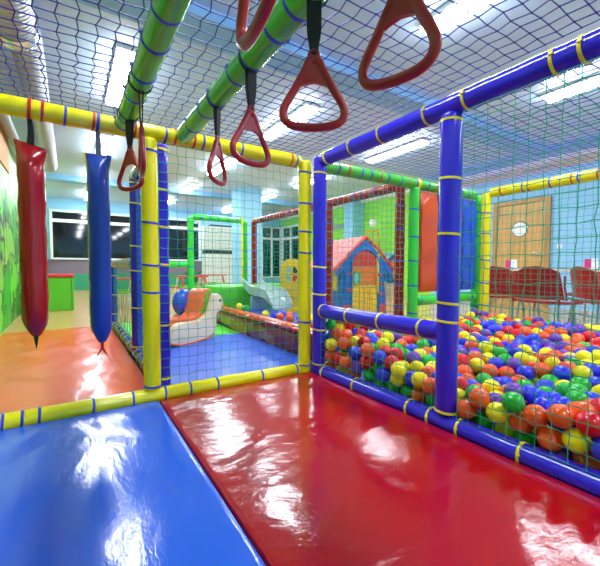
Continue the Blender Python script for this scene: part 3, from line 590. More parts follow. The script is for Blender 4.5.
ring(0.512, 1.41, rad(20 - 66), 'small narrow red trapeze ring farthest along the right green bar')
ring(0.232, 1.74, rad(8 + 52), 'small red trapeze ring farthest along the left green bar')
ring(0.232, 1.44, rad(9 + 86), 'red trapeze ring seen edge-on in front of the tall yellow post')
ring(0.232, 0.475, rad(25 + 72), 'red trapeze ring cut off by the top edge between the green bars', 0.0, 0.0)

# ---------------------------------------------------------------- hanging bags
def bag(name, x, y, z0, z1, ra, m, label, rz, tilt, strapm, seam=None, tail=None):
    t = thing(name, label, 'hanging bag', (x, y, z1), rz, 'hanging punch bags')
    bm = B(); seg = 28; H = z1 - z0; rows_ = []
    prof = [(0.0, 1.22, 0.06), (0.012, 1.2, 0.12), (0.035, 1.10, 0.50), (0.065, 1.0, 0.86), (0.10, 0.98, 0.97)] + [(0.10 + (H - 0.20) * i / 16, 1 + 0.03 * math.sin(i * 1.9), 1 + 0.03 * math.cos(i * 1.4)) for i in range(1, 17)] + [(H - 0.075, 0.96, 0.9), (H - 0.05, 0.84, 0.75), (H - 0.025, 0.62, 0.5), (H - 0.01, 0.45, 0.3), (H, 0.3, 0.15)]
    for d_, a, b in prof:
        row = []
        for k in range(seg):
            an = 2 * PI * k / seg
            cx = math.cos(an); sx = math.sin(an)
            w = 1 + 0.025 * math.sin(an * 5 + d_ * 30) * (1 if 0.1 < d_ < H - .1 else 1.8)
            row.append(bm.verts.new((ra * a * cx * w, ra * b * sx * w, -d_ - tilt * cx * ra * max(0, 1 - d_ / 0.12))))
        rows_.append(row)
    for a, b in zip(rows_, rows_[1:]):
        for k in range(seg): bm.faces.new((a[k], a[(k + 1) % seg], b[(k + 1) % seg], b[k]))
    bm.faces.new(rows_[0]); bm.faces.new(rows_[-1])
    obj('bag_body', bm, m, t)
    L = ZT - R_ - z1
    bm = B(); A = []
    for k in range(7):
        q = k / 6; w = 0.014 - 0.005 * q; A.append([bm.verts.new((dx + 0.004 * math.sin(q * 3), dy, -0.01 + q * (L + 0.008))) for dx, dy in ((-w, -0.004), (w, -0.004), (w, 0.004), (-w, 0.004))])
    for a, b in zip(A, A[1:]):
        for i in range(4): bm.faces.new((a[i], a[(i + 1) % 4], b[(i + 1) % 4], b[i]))
    bm.faces.new(A[0]); bm.faces.new(A[-1]); st = obj('strap', bm, strapm, t)
    lp = tie_bm((0, 0, 0), (1, 0, 0), R_ + 0.001, 0.007, 0.0022, False); o = obj('strap_loop', lp, M['tie_r'] if strapm is M['black'] else M['tie_b'], t)
    o.matrix_local = Matrix.Rotation(-rz, 4, 'Z') @ Matrix.Translation((0, 0, ZT - z1))
    if seam: 
        bm = B(); tube(bm, [(-ra * a * 1.01, 0, -d_ + tilt * ra * max(0, 1 - d_ / 0.12)) for d_, a, b in prof[:-3]], 0.004, 8); obj('piping', bm, seam, t)
    if tail:
        bm = B()
        if tail[1] == 'fork':
            for s in (-1, 1):
                prism(bm, [(-0.008, 0.02), (0.008, 0.02), (0.006, -0.03), (s * 0.026, -0.075), (s * 0.012 - 0.004, -0.05), (-0.006, -0.03)], lambda u, v, w: (u, w + s * 0.0025, v - H), -0.002, 0.002)
        else:
            prism(bm, [(-0.012, 0.02), (0.012, 0.02), (0.007, -0.02), (0.0, -0.06), (-0.007, -0.02)], lambda u, v, w: (u, w, v - H), -0.002, 0.002)
        obj('ribbon_tail', bm, tail[0], t, False)
    return t
bag('punch_bag', -0.135, YW, 0.43, 1.275, 0.050, M['redbag'], 'dark red cylindrical vinyl bag hanging at the far left', rad(-15), 0.35, M['black'], None, (M['toy_red'] if False else M['dark'], 'point'))
bag('punch_bag', 0.122, YW, 0.375, 1.275, 0.046, M['navy'], 'blue cylindrical bag with yellow piping hanging right of the red bag', rad(-10), 0.0, M['greyweb'], M['yellow'], (M['toy_red'], 'fork'))
# ---------------------------------------------------------------- balls
RB = 0.0408
def ball_mesh(k, dent=None):
    bm = B(); bmesh.ops.create_icosphere(bm, subdivisions=4 if dent else 3, radius=RB)
    for v in bm.verts:
        a = abs(v.co.z) / RB
        if a < 0.06: v.co *= 1.006                      # the moulded seam round the middle
        if dent:
            d = v.co.normalized().dot(Vector(dent).normalized())
            if d > 0.35:
                v.co *= 1 - 0.42 * ((d - 0.35) / 0.65) ** 1.2 + 0.012 * math.sin(9 * math.atan2(v.co.x, v.co.y))
    me = bpy.data.meshes.new('ball'); bm.to_mesh(me); bm.free(); me.materials.append(M['ball_' + k])
    for p in me.polygons: p.use_smooth = True
    return me
BM = {k: ball_mesh(k) for k in BALLCOL}
DENT = ball_mesh('o', (-0.6, -0.5, 0.5))
def put_ball(k, p, label, group, me=None):
    o = bpy.data.objects.new('ball', me or BM[k]); C.objects.link(o); o.location = p
    o.rotation_euler = (random.uniform(0, 6), random.uniform(0, 6), random.uniform(0, 6)) if me is None else (0, 0, 0)
    return tag(o, label, 'ball', group)
def parse(s):
    for w in s.split(): yield w[0], (1 + int(w[1:5]) / 1000, int(w[5:9]) / 1000, int(w[9:12]) / 1000)
dents = [(1.452, 0.545, 0.15), (1.44, 0.46, 0.10)]
LB = list(parse(BALLS))
dent_ids = set()
for q in dents:
    c = [(sum((a - b) ** 2 for a, b in zip(p, q)), i) for i, (k, p) in enumerate(LB) if k == 'o' and i not in dent_ids]
    dent_ids.add(min(c)[1])
for i, (k, p) in enumerate(LB):
    n = BALLNAME[k]; x, y, z = p
    side = 'left of the thick blue post' if y > 0.935 else 'right of the thick blue post'
    if i in dent_ids:
        first = min(dent_ids, key=lambda j: LB[j][1][2]) == i
        put_ball(k, p, 'dented orange plastic ball low against the net at the right, ' + ('touching the blue bottom rail' if first else 'above another dented orange ball'), 'dented orange balls', DENT); continue
    if x < 1.47: zone = 'against the net %s' % side
    elif x < 1.85: zone = 'just behind the front net, %s' % side
    elif x > 2.65: zone = 'near the far pit edge by the red chairs'
    else: zone = 'lying in the middle of the large ball pit'
    if x < 1.47: zone += ', %s' % ('lowest layer' if z < 0.1 else 'upper layers')
    lab = '%s plastic ball %s' % (n, zone)
    put_ball(k, p, lab, '%s balls %s' % (n, zone))
# the rest of the pit filling as one object
bm = B(); ks = list(BALLCOL); cols_ = []
base = bmesh.new(); bmesh.ops.create_icosphere(base, subdivisions=2, radius=RB); bv = [v.co.copy() for v in base.verts]; bf = [[v.index for v in f.verts] for f in base.faces]; base.free()
V, Fc, Mi = [], [], []
for k, p in parse(MORE_BALLS):
    b0 = len(V); V += [(c.x + p[0], c.y + p[1], c.z + p[2]) for c in bv]; Fc += [[j + b0 for j in f] for f in bf]; Mi += [ks.index(k)] * len(bf)
me = bpy.data.meshes.new('ball_filling'); me.from_pydata(V, [], Fc)
for k in ks: me.materials.append(M['ball_' + k])
me.polygons.foreach_set('material_index', Mi); me.polygons.foreach_set('use_smooth', [True] * len(Mi))
bm.free()
o = bpy.data.objects.new('ball_filling', me); C.objects.link(o); tag(o, 'remaining mixed-colour plastic balls filling the large pit', 'balls', None, 'stuff')

# ---------------------------------------------------------------- small pit behind: red padded wall, slide, block, balls
t = thing('pit_wall', 'low red padded wall of the small ball pit, right of the rocking horse', 'padded wall')
X0 = 1.50
obj('front_panel', box(B(), X0, X0 + 0.10, 2.04, 4.26, 0.0, 0.215, 0.015), M['wine'], t)
obj('top_pad', box(B(), X0 - 0.008, X0 + 0.035, 2.04, 4.26, 0.218, 0.252, 0.012), M['redpad'], t)
obj('inner_pad', box(B(), X0 + 0.037, X0 + 0.125, 2.04, 4.26, 0.218, 0.258, 0.014), M['orangepad'], t)
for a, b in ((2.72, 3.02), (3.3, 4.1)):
    bm = B(); prism(bm, [(a, 0.03), (b, 0.09), (b, 0.19), (a, 0.14)], lambda u, v, w: (X0 - w, u, v), 0.0005, 0.006); obj('brown_reflection', bm, M['brownpad'], t, False)  # reflections in the glossy vinyl, painted on as flat brown shapes
tag(obj('foam_block', box(B(), 1.50, 2.24, 4.30, 4.80, 0.0, 0.50, 0.035, 3), M['greenpad']), 'bright green foam block behind the rocking horse, beside the slide', 'foam block')
tag(obj('foam_step', box(B(), 2.42, 2.62, 4.35, 4.80, 0.0, 0.50, 0.03, 3), M['greenpad']), 'green foam block seen to the right of the grey slide top', 'foam block')
# slide
t = thing('slide', 'pale grey plastic slide running down from the green block into the small ball pit', 'slide', (2.01, 4.25, 0))
bm = B(); rows_ = []; N = 18; W = 0.138
def sl(q):
    # curve from the block top to the pit; returns (along -Y, z)
    return (-0.70 * q, 0.475 - 0.205 * (q ** 1.2) - 0.035 * math.sin(q * PI * 2))
for k in range(N + 1):
    q = k / N; y_, z_ = sl(q); x_ = 0.05 * q
    sec = [(-W, 0.10), (-W + 0.02, 0.105), (-W + 0.035, 0.03), (-W + 0.07, 0.0), (W - 0.07, 0.0), (W - 0.035, 0.03), (W - 0.02, 0.105), (W, 0.10), (W - 0.01, 0.0), (W - 0.06, -0.03), (-W + 0.06, -0.03), (-W + 0.01, 0.0)]
    lip = 1.0 if q < 0.85 else max(0.35, 1 - (q - 0.85) * 4)
    rows_.append([bm.verts.new((x_ + a, y_ + 0.01, z_ + (b * lip if b > 0 else b))) for a, b in sec])
for a, b in zip(rows_, rows_[1:]):
    for i in range(12): bm.faces.new((a[i], a[(i + 1) % 12], b[(i + 1) % 12], b[i]))
bm.faces.new(rows_[0]); bm.faces.new(rows_[-1])
obj('chute', bm, M['slide'], t)
bm = B()
for s in (-1, 1): tube(bm, [(s * (W - 0.01) + 0.05 * k / N, sl(k / N)[0] + 0.01, sl(k / N)[1] + 0.104 * (1 if k / N < .85 else max(.35, 1 - (k / N - .85) * 4))) for k in range(N + 1)], 0.014, 8)
obj('side_rim', bm, M['slide'], t)
obj('slide_support', box(B(), -0.11, 0.11, -0.20, -0.16, 0.201, 0.37, 0.01), M['slide'], t)
SMALL = [('y', 1.68, 3.92, .27), ('g', 1.70, 3.80, .25), ('g', 1.76, 3.9, .24), ('y', 1.72, 3.32, .24), ('b', 1.76, 3.2, .22), ('b', 1.86, 3.22, .22), ('o', 1.76, 3.08, .23), ('o', 1.85, 3.05, .25), ('b', 2.02, 3.06, .26), ('b', 1.93, 2.96, .24), ('b', 1.86, 2.86, .23), ('y', 1.98, 2.86, .24), ('o', 1.78, 2.92, .22), ('b', 2.1, 2.93, .27), ('r', 2.06, 2.76, .25), ('y', 1.88, 2.72, .23), ('o', 1.76, 2.7, .22), ('g', 1.7, 2.55, .21), ('o', 1.85, 2.58, .23), ('b', 1.98, 2.62, .24), ('r', 1.72, 2.42, .2), ('y', 1.9, 2.45, .22), ('b', 2.02, 2.48, .22), ('o', 2.12, 2.56, .23)]
tag(obj('ball_pit_mat', box(B(), 1.63, 2.25, 2.1, 4.2, 0.0, 0.2, 0.02), M['mat_blue2']), 'blue mat under the balls of the small pit', 'mat')
cnt_ = {}
for k, x, y, z in SMALL[:14]:
    put_ball(k, (x, y, max(0.241, z)), 'glossy %s plastic ball in the small pit at the foot of the grey slide' % BALLNAME[k], '%s balls in the small pit' % BALLNAME[k])
V, Fc, Mi = [], [], []
for k, x, y, z in SMALL[14:]:
    b0 = len(V); V += [(c.x + x, c.y + y, c.z + 0.241) for c in bv]; Fc += [[j + b0 for j in f] for f in bf]; Mi += [ks.index(k)] * len(bf)
me = bpy.data.meshes.new('ball_filling'); me.from_pydata(V, [], Fc)
for k in ks: me.materials.append(M['ball_' + k])
me.polygons.foreach_set('material_index', Mi); me.polygons.foreach_set('use_smooth', [True] * len(Mi))
o = bpy.data.objects.new('ball_filling', me); C.objects.link(o); tag(o, 'remaining mixed-colour balls in the small pit behind the yellow post', 'balls', None, 'stuff')

# ---------------------------------------------------------------- rocking horse (soft, three layers across its width)
t = thing('rocking_horse', 'cream foam rocking horse with orange seat and blue cushion on the blue mat', 'rocking toy', (0.71, 3.10, 0.05), math.atan2(0.21, 0.46))
# local: u along the horse (tail -> head), w away from the viewer, z up
prof = [(0.0, 0.03), (0.10, 0.003), (0.25, 0.003), (0.42, 0.022), (0.505, 0.05), (0.52, 0.2), (0.52, 0.255), (0.565, 0.26), (0.605, 0.285), (0.61, 0.33), (0.595, 0.385), (0.56, 0.425), (0.52, 0.43), (0.497, 0.395), (0.47, 0.32), (0.425, 0.235), (0.36, 0.195), (0.2, 0.19), (0.10, 0.195), (0.045, 0.17), (0.01, 0.10)]
pf = [(v.x, v.y) for v in catmull([(a, b, 0) for a, b in prof], 3)]
def soft(poly, w0, w1, bev):
    bm = B(); prism(bm, poly, lambda u, v, w: (u, w, v), w0, w1)
    es = [e for e in bm.edges if abs(e.verts[0].co.y - e.verts[1].co.y) < 1e-6]
    bmesh.ops.bevel(bm, geom=es, offset=bev, segments=2, profile=0.5, affect='EDGES')
    return bm
obj('side_panel', soft(pf, 0.0, 0.075, 0.008), M['cream'], t)
mid = [(-0.06, 0.06), (0.10, 0.02), (0.25, 0.02), (0.42, 0.04), (0.505, 0.09), (0.505, 0.27), (0.56, 0.38), (0.555, 0.445), (0.52, 0.475), (0.47, 0.475), (0.43, 0.44), (0.405, 0.36), (0.385, 0.25), (0.32, 0.215), (0.10, 0.225), (0.0, 0.215), (-0.06, 0.16)]
mf = [(v.x, v.y) for v in catmull([(a, b, 0) for a, b in mid], 3)]
obj('seat_roll', soft(mf, 0.09, 0.29, 0.012), M['peach'], t)
# mane band follows the back of the neck
ln = [(0.545, 0.44), (0.515, 0.442), (0.487, 0.405), (0.46, 0.32), (0.41, 0.24), (0.395, 0.25), (0.44, 0.335), (0.467, 0.425), (0.505, 0.46), (0.545, 0.455)]
bm = B(); prism(bm, ln, lambda u, v, w: (u, w, v), 0.076, 0.089); obj('mane', bm, M['greenpad'], t, False)
bm = B(); bmesh.ops.create_uvsphere(bm, u_segments=28, v_segments=18, radius=1.0)
bmesh.ops.transform(bm, verts=bm.verts[:], matrix=Matrix.Translation((0.43, 0.37, 0.335)) @ Matrix.Diagonal((0.125, 0.075, 0.135, 1)))
obj('back_cushion', bm, M['bluepad'], t)
obj('side_panel', soft(pf, 0.445, 0.49, 0.008), M['cream'], t)
obj('rocker_core', soft([(0.0, 0.05), (0.2, 0.02), (0.4, 0.06), (0.45, 0.14), (0.3, 0.19), (0.0, 0.19)], 0.29, 0.445, 0.006), M['peach'], t)
bm = B(); bmesh.ops.create_uvsphere(bm, u_segments=12, v_segments=8, radius=0.013); bmesh.ops.transform(bm, verts=bm.verts[:], matrix=Matrix.Translation((0.568, -0.002, 0.362)) @ Matrix.Diagonal((1, 0.5, 1.2, 1))); obj('eye', bm, M['eye'], t)
bm = B(); bmesh.ops.create_uvsphere(bm, u_segments=10, v_segments=6, radius=0.007); bmesh.ops.transform(bm, verts=bm.verts[:], matrix=Matrix.Translation((0.592, -0.001, 0.293)) @ Matrix.Diagonal((1, 0.5, 1, 1))); obj('nostril', bm, M['eye'], t)
bm = B(); tube(bm, [(a, 0.0, b - 0.002) for a, b in ((0.0, 0.03), (0.10, 0.005), (0.25, 0.005), (0.42, 0.023), (0.49, 0.05))], 0.008, 8); obj('piping', bm, M['mural_orange'], t)

# ---------------------------------------------------------------- playhouse
t = thing('playhouse', 'plastic playhouse with blue arched front, pink roof and red to yellow door', 'playhouse', (3.31, 3.5, 0.0), rad(-12))
HW, L, ZE, ZA = 0.345, 0.98, 0.80, 1.13
def arch(hw, zb, zt, n=12):
    r_ = hw; return [(-hw, zb), (hw, zb), (hw, zt - r_)] + [(hw * math.cos(PI * i / n), zt - r_ + r_ * math.sin(PI * i / n)) for i in range(1, n)] + [(-hw, zt - r_)]
# gable front: outline with the door opening left out is built as two jambs plus the gable
bm = B(); DW, DT = 0.20, 0.97
P_ = lambda u, v, w: (u, w, v)
out_l = [(-HW, 0.0), (-DW, 0.0), (-DW, DT - DW)] + [(DW * math.cos(PI - PI * i / 12), DT - DW + DW * math.sin(PI * i / 12)) for i in range(1, 7)] + [(0, ZA - 0.02), (-HW - 0.02, ZE - 0.03), (-HW + 0.05, ZE - 0.16)]
prism(bm, out_l, P_, 0.0, 0.05)
prism(bm, [(-u, v) for u, v in out_l][::-1], P_, 0.0, 0.05)
nf = len(bm.faces)
for s in (-1, 1):
    for z in (0.05, 0.12, 0.19): box(bm, s * (HW - 0.065) - 0.055, s * (HW - 0.065) + 0.055, -0.014, -0.001, z, z + 0.055, 0.006)
for u, z in ((0.245, 0.36), (0.235, 0.5), (0.215, 0.62), (-0.25, 0.42), (-0.235, 0.64)): box(bm, u - 0.03, u + 0.03, -0.014, -0.001, z, z + 0.04, 0.006)
bm.faces.ensure_lookup_table()
for f in bm.faces[nf:]: f.material_index = 1
fr = obj('front_wall', bm, [M['toy_blue'], M['toy_red']], t, False)
bm = B(); pts = arch(DW + 0.012, 0.0, DT + 0.012); tube(bm, [(u, -0.004, v) for u, v in pts[2:]] + [(-DW - .012, -0.004, 0.02)], 0.014, 8); obj('door_arch', bm, M['toy_blue'], fr)
# door leaves: red arch top, orange upper half, yellow lower half
z1, z2 = 0.50, 0.76
bm = B(); prism(bm, [(-DW + .006, 0.03), (DW - .006, 0.03), (DW - .006, z1), (-DW + .006, z1)], P_, 0.012, 0.035); dl = obj('lower_door', bm, M['toy_yellow'], t, False)
bm = B(); prism(bm, [(-DW + .006, z1 + .006), (DW - .006, z1 + .006), (DW - .006, z2), (-DW + .006, z2)], P_, 0.010, 0.033); du_ = obj('upper_door', bm, M['toy_orange'], t, False)
bm = B(); q = DW - .006; prism(bm, [(-q, z2 + .003), (q, z2 + .003), (q, DT - DW)] + [(q * math.cos(PI * i / 12), DT - DW + q * math.sin(PI * i / 12)) for i in range(1, 12)] + [(-q, DT - DW)], P_, 0.011, 0.034); obj('door_top', bm, M['toy_red'], t, False)
bm = B()
for u in (-0.08, 0.0, 0.08): box(bm, u - 0.004, u + 0.004, 0.006, 0.013, 0.06, z1 - 0.03)
obj('door_groove', bm, M['toy_orange'], dl, False)
bm = B(); box(bm, DW - 0.03, DW + 0.01, -0.012, 0.0, 0.40, 0.92, 0.006); obj('door_post', bm, M['toy_yellow'], t)
bm = B(); tube(bm, [(-0.13 + 0.05 * math.cos(a * PI / 10), -0.004, 0.60 + 0.085 * math.sin(a * PI / 10)) for a in range(20)], 0.012, 8, True); kn = obj('door_window', bm, M['lime_board'], t)
bm = B(); prism(bm, [(0.045 * math.cos(a * PI / 10), 0.08 * math.sin(a * PI / 10)) for a in range(20)], lambda u, v, w: (-0.13 + u, w, 0.60 + v), 0.0, 0.008); obj('window_pane', bm, M['toy_sky'], kn, False)
# side walls and roof
for s in (-1, 1):
    bm = B(); box(bm, s * (HW - 0.03) - 0.015, s * (HW - 0.03) + 0.015, 0.051, L, 0.0, ZE, 0.004); nf = len(bm.faces)
    xx = s * (HW - 0.005)
    for k in range(9): y_ = 0.08 + 0.1 * k; box(bm, xx - 0.012, xx + 0.012, y_, y_ + 0.07, 0.05 + 0.08 * (k % 3), 0.10 + 0.08 * (k % 3), 0.005)
    bm.faces.ensure_lookup_table()
    for f in bm.faces[nf:]: f.material_index = 1
    sw = obj('side_wall', bm, [M['toy_blue'], M['toy_red']], t, False)
    bm = B(); bm.free()
    for ya in (0.16, 0.60): obj('shutter', box(B(), xx - 0.016, xx + 0.016, ya, ya + 0.26, 0.42, 0.74, 0.012), M['toy_yellow'], sw, False)
box_ = B(); box(box_, -HW + 0.05, HW - 0.05, L - 0.03, L, 0.0, ZE, 0.004); prism(box_, [(-HW + .02, ZE), (HW - .02, ZE), (0, ZA - .03)], P_, L - 0.03, L); obj('back_wall', box_, M['toy_blue'], t, False)
bm = B(); th = 0.03; ov = 0.10
for s in (-1, 1):
    prism(bm, [(0, ZA), (s * (HW + ov), ZE - 0.10), (s * (HW + ov), ZE - 0.10 + th), (0, ZA + th)], P_, 0.055, L + 0.06)
rf = obj('roof', bm, M['toy_pink'], t, False)
bm = B()
for s in (-1, 1): tube(bm, [(0, -0.01, ZA + 0.01), (s * 0.2, -0.01, ZA - 0.15), (s * (HW + ov), -0.01, ZE - 0.09)], 0.022, 8)
obj('roof_trim', bm, M['toy_red'], rf)
bm = B()
for s in (-1, 1): prism(bm, [(0, ZA - 0.005), (s * (HW + ov - .01), ZE - 0.11), (s * (HW + ov - .03), ZE - 0.17), (0, ZA - 0.085)], P_, -0.008, 0.045)
obj('gable_board', bm, M['toy_blue'], rf, False)

# yellow arched play panel with a four-pane window, behind the slide
t = thing('play_panel', 'yellow plastic arched panel with a four-pane window beside the grey slide', 'play panel', (2.535, 4.12, 0.0), rad(-35))
def arch2(hw, zb, zt): return arch(hw, zb, zt, 14)
bm = B(); prism(bm, arch2(0.155, 0.0, 0.86), P_, 0, 0.045); obj('panel', bm, M['toy_yellow'], t, False)
for i, (u, v, mm) in enumerate(((-0.048, 0.70, 'toy_sky'), (0.048, 0.70, 'dark'), (-0.048, 0.585, 'toy_sky'), (0.048, 0.585, 'toy_red'))):
    bm = B(); prism(bm, [(0.036 * math.cos(a * PI / 8) + u, 0.045 * math.sin(a * PI / 8) + v) for a in range(16)], P_, -0.006, 0.004); obj('pane', bm, M[mm], t, False)
bm = B(); tube(bm, [(0.095 * math.cos(a * PI / 12), -0.006, 0.642 + 0.125 * math.sin(a * PI / 12)) for a in range(24)], 0.011, 8, True); obj('window_ring', bm, M['toy_yellow'], t)
bm = B()
for z in (0.12, 0.22, 0.32, 0.42):
    box(bm, -0.13, 0.13, -0.008, 0.0, z, z + 0.07, 0.006)
obj('moulded_planks', bm, M['toy_yellow'], t, False)
# pink-roofed remainder behind it
tag(obj('toy_roof', prism(B(), [(-0.16, 0.70), (0.16, 0.78), (0.02, 1.0), (-0.1, 0.98)], lambda u, v, w: (2.86 + u * .8, 4.35 + w - u * .5, v), 0, 0.04), M['toy_pink'], None, False), 'pink plastic toy roof piece behind the yellow arched panel', 'toy') if False else None

# ---------------------------------------------------------------- far furniture, left
t = thing('reception_counter', 'green counter with a red top near the dark window', 'counter', (-0.16, 7.1, 0))
obj('carcass', box(B(), -0.42, 0.17, 0, 0.5, 0.0, 0.56, 0.01), M['lime_board'], t, False)
obj('worktop', box(B(), -0.45, 0.21, -0.03, 0.54, 0.562, 0.61, 0.012), M['red_board'], t, False)
obj('side_board', box(B(), 0.172, 0.20, -0.02, 0.52, 0.0, 0.555, 0.006), M['lime_board'], t, False)
tag(obj('upright_board', box(B(), -0.50, -0.455, 7.7, 7.75, 0.0, 1.35, 0.006), M['lime_board'], None, False), 'narrow green upright board behind the green counter', 'board')
tag(obj('upright_board', box(B(), -0.42, -0.355, 7.7, 7.75, 0.0, 0.95, 0.006), M['red_board'], None, False), 'narrow red upright board behind the green counter', 'board')
def picnic(x, y, label, s=1.0):
    t = thing('picnic_table', label, 'picnic table', (x, y, 0), 0.1, "children's picnic tables")
    obj('tabletop', box(B(), -0.35 * s, 0.35 * s, -0.2 * s, 0.2 * s, 0.50, 0.535, 0.01), M['red_board'], t, False)
    for sg in (-1, 1):
        obj('bench', box(B(), -0.35 * s, 0.35 * s, sg * 0.36 - 0.08, sg * 0.36 + 0.08, 0.27, 0.30, 0.01), M['lime_board'], t, False)
        bm = B(); tube(bm, [(sg * 0.26 * s, -0.38, 0.0), (sg * 0.26 * s, -0.13, 0.49)], 0.022, 8); obj('leg', bm, M['red_board'], t)
        bm = B(); tube(bm, [(sg * 0.26 * s, 0.38, 0.0), (sg * 0.26 * s, 0.13, 0.49)], 0.022, 8); obj('leg', bm, M['white'], t)
        bm = B(); box(bm, sg * 0.26 * s - 0.015, sg * 0.26 * s + 0.015, -0.42, 0.42, 0.24, 0.268); obj('crossbar', bm, M['red_board'], t, False)
picnic(0.72, 7.3, "children's picnic table with red top and green benches beside the green counter")
picnic(2.35, 8.3, "children's picnic table with red top seen past the low green rail")
picnic(3.3, 9.6, "children's picnic table farthest back near the white shutter cabinet")
# white perforated shutter cabinet on the back wall
t = thing('shutter_cabinet', 'tall white perforated cabinet with a dark slot across its middle, on the back wall', 'cabinet', (0, 0, 0))
xa, xb, yy = 3.76, 5.1, 11.6
obj('upper_shutter', box(B(), xa, xb, yy, yy + 0.35, 1.31, 2.1, 0.01), M['perf'], t, False)
obj('lower_shutter', box(B(), xa, xb, yy, yy + 0.35, 0.08, 1.18, 0.01), M['perf'], t, False)
obj('slot', box(B(), xa + 0.02, xb - 0.02, yy + 0.03, yy + 0.33, 1.181, 1.309), M['dark'], t, False)
obj('head_slot', box(B(), xa + 0.2, xb - 0.03, yy + 0.01, yy + 0.3, 2.101, 2.16), M['dark'], t, False)
obj('plinth', box(B(), xa, xb, yy + 0.02, yy + 0.33, 0.0, 0.079), M['grey'], t, False)
# dark plant by the cabinet
t = thing('potted_plant', 'small dark potted plant left of the white cabinet', 'plant', (3.35, 11.5, 0))
obj('pot', tube(B(), [(0, 0, 0.0), (0, 0, 0.3)], [0.12, 0.16], 16), M['dark'], t)
bm = B()
for k in range(60):
    a = random.uniform(0, 2 * PI); e = random.uniform(0.2, 1.3); l = random.uniform(0.2, 0.5)
    d_ = Vector((math.cos(a) * math.cos(e), math.sin(a) * math.cos(e), math.sin(e))); p = Vector((0, 0, 0.3)); n_ = d_.orthogonal().normalized() * 0.03
    q1 = p + d_ * l * 0.5; q2 = p + d_ * l - Vector((0, 0, 0.08))
    vs = [bm.verts.new(v) for v in (p, q1 + n_, q2, q1 - n_)]; bm.faces.new(vs)
obj('leaves', bm, M['leaf'], t, False)

# ---------------------------------------------------------------- far side, right wall
tag(obj('wall_switch', prism(B(), [(0.045 * math.cos(a * PI / 10), 0.045 * math.sin(a * PI / 10)) for a in range(20)], lambda u, v, w: (XR - w, 2.86 + u, 1.14 + v), 0.001, 0.025), M['white'], None, False), 'small round white switch on the blue wall right of the door', 'switch')
t = thing('painted_board', 'tall wall board painted with orange and pink shapes beside the playhouse', 'board', (XR - 0.001, 6.86, 0)); t.scale = (1, 0.75, 1)
obj('board', box(B(), -0.03, 0, -0.45, 0.42, 0.0, 1.15, 0.004), M['toy_sky'], t, False)
def blob(pts, m, d, nm='painted_shape'):
    bm = B(); pp = [(v.x, v.y) for v in catmull([(a, b, 0) for a, b in pts], 4)]
    prism(bm, pp, lambda u, v, w: (-0.03 - w, -u, v), 0.0, d); obj(nm, bm, m, t, False)
blob([(-0.4, 0.4), (0.0, 0.3), (0.38, 0.5), (0.4, 1.0), (0.1, 1.1), (-0.2, 0.95), (-0.42, 0.8)], M['mural_blue'], 0.003)
blob([(-0.1, 0.62), (0.1, 0.55), (0.2, 0.8), (0.33, 1.0), (0.18, 1.05), (0.02, 0.9), (-0.12, 0.8)], M['mural_orange'], 0.006)
blob([(0.12, 0.42), (0.32, 0.5), (0.36, 0.72), (0.22, 0.78), (0.1, 0.6)], M['mural_pink'], 0.007)
bm = B(); box(bm, -0.034, -0.0305, -0.44, 0.41, 0.0, 0.3); obj('lower_band', bm, M['tan'], t, False)
# yellow display tower with a white globe
t = thing('display_tower', 'yellow display rack topped by a white globe against the lime wall', 'rack', (6.95, 7.07, 0))
for sx in (-1, 1):
    for sy_ in (-1, 1): obj('upright', tube(B(), [(sx * 0.17, sy_ * 0.17, 0), (sx * 0.1, sy_ * 0.1, 1.76)], 0.022, 8), M['toy_orange'], t)
for k in range(7): obj('shelf', box(B(), -0.19 + k * .01, 0.19 - k * .01, -0.19 + k * .01, 0.19 - k * .01, 0.18 + k * 0.255, 0.205 + k * 0.255, 0.006), M['toy_yellow'], t, False)
bm = B(); bmesh.ops.create_uvsphere(bm, u_segments=20, v_segments=14, radius=0.11); bmesh.ops.translate(bm, verts=bm.verts[:], vec=(0, 0, 1.95)); obj('globe', bm, M['paper'], t)

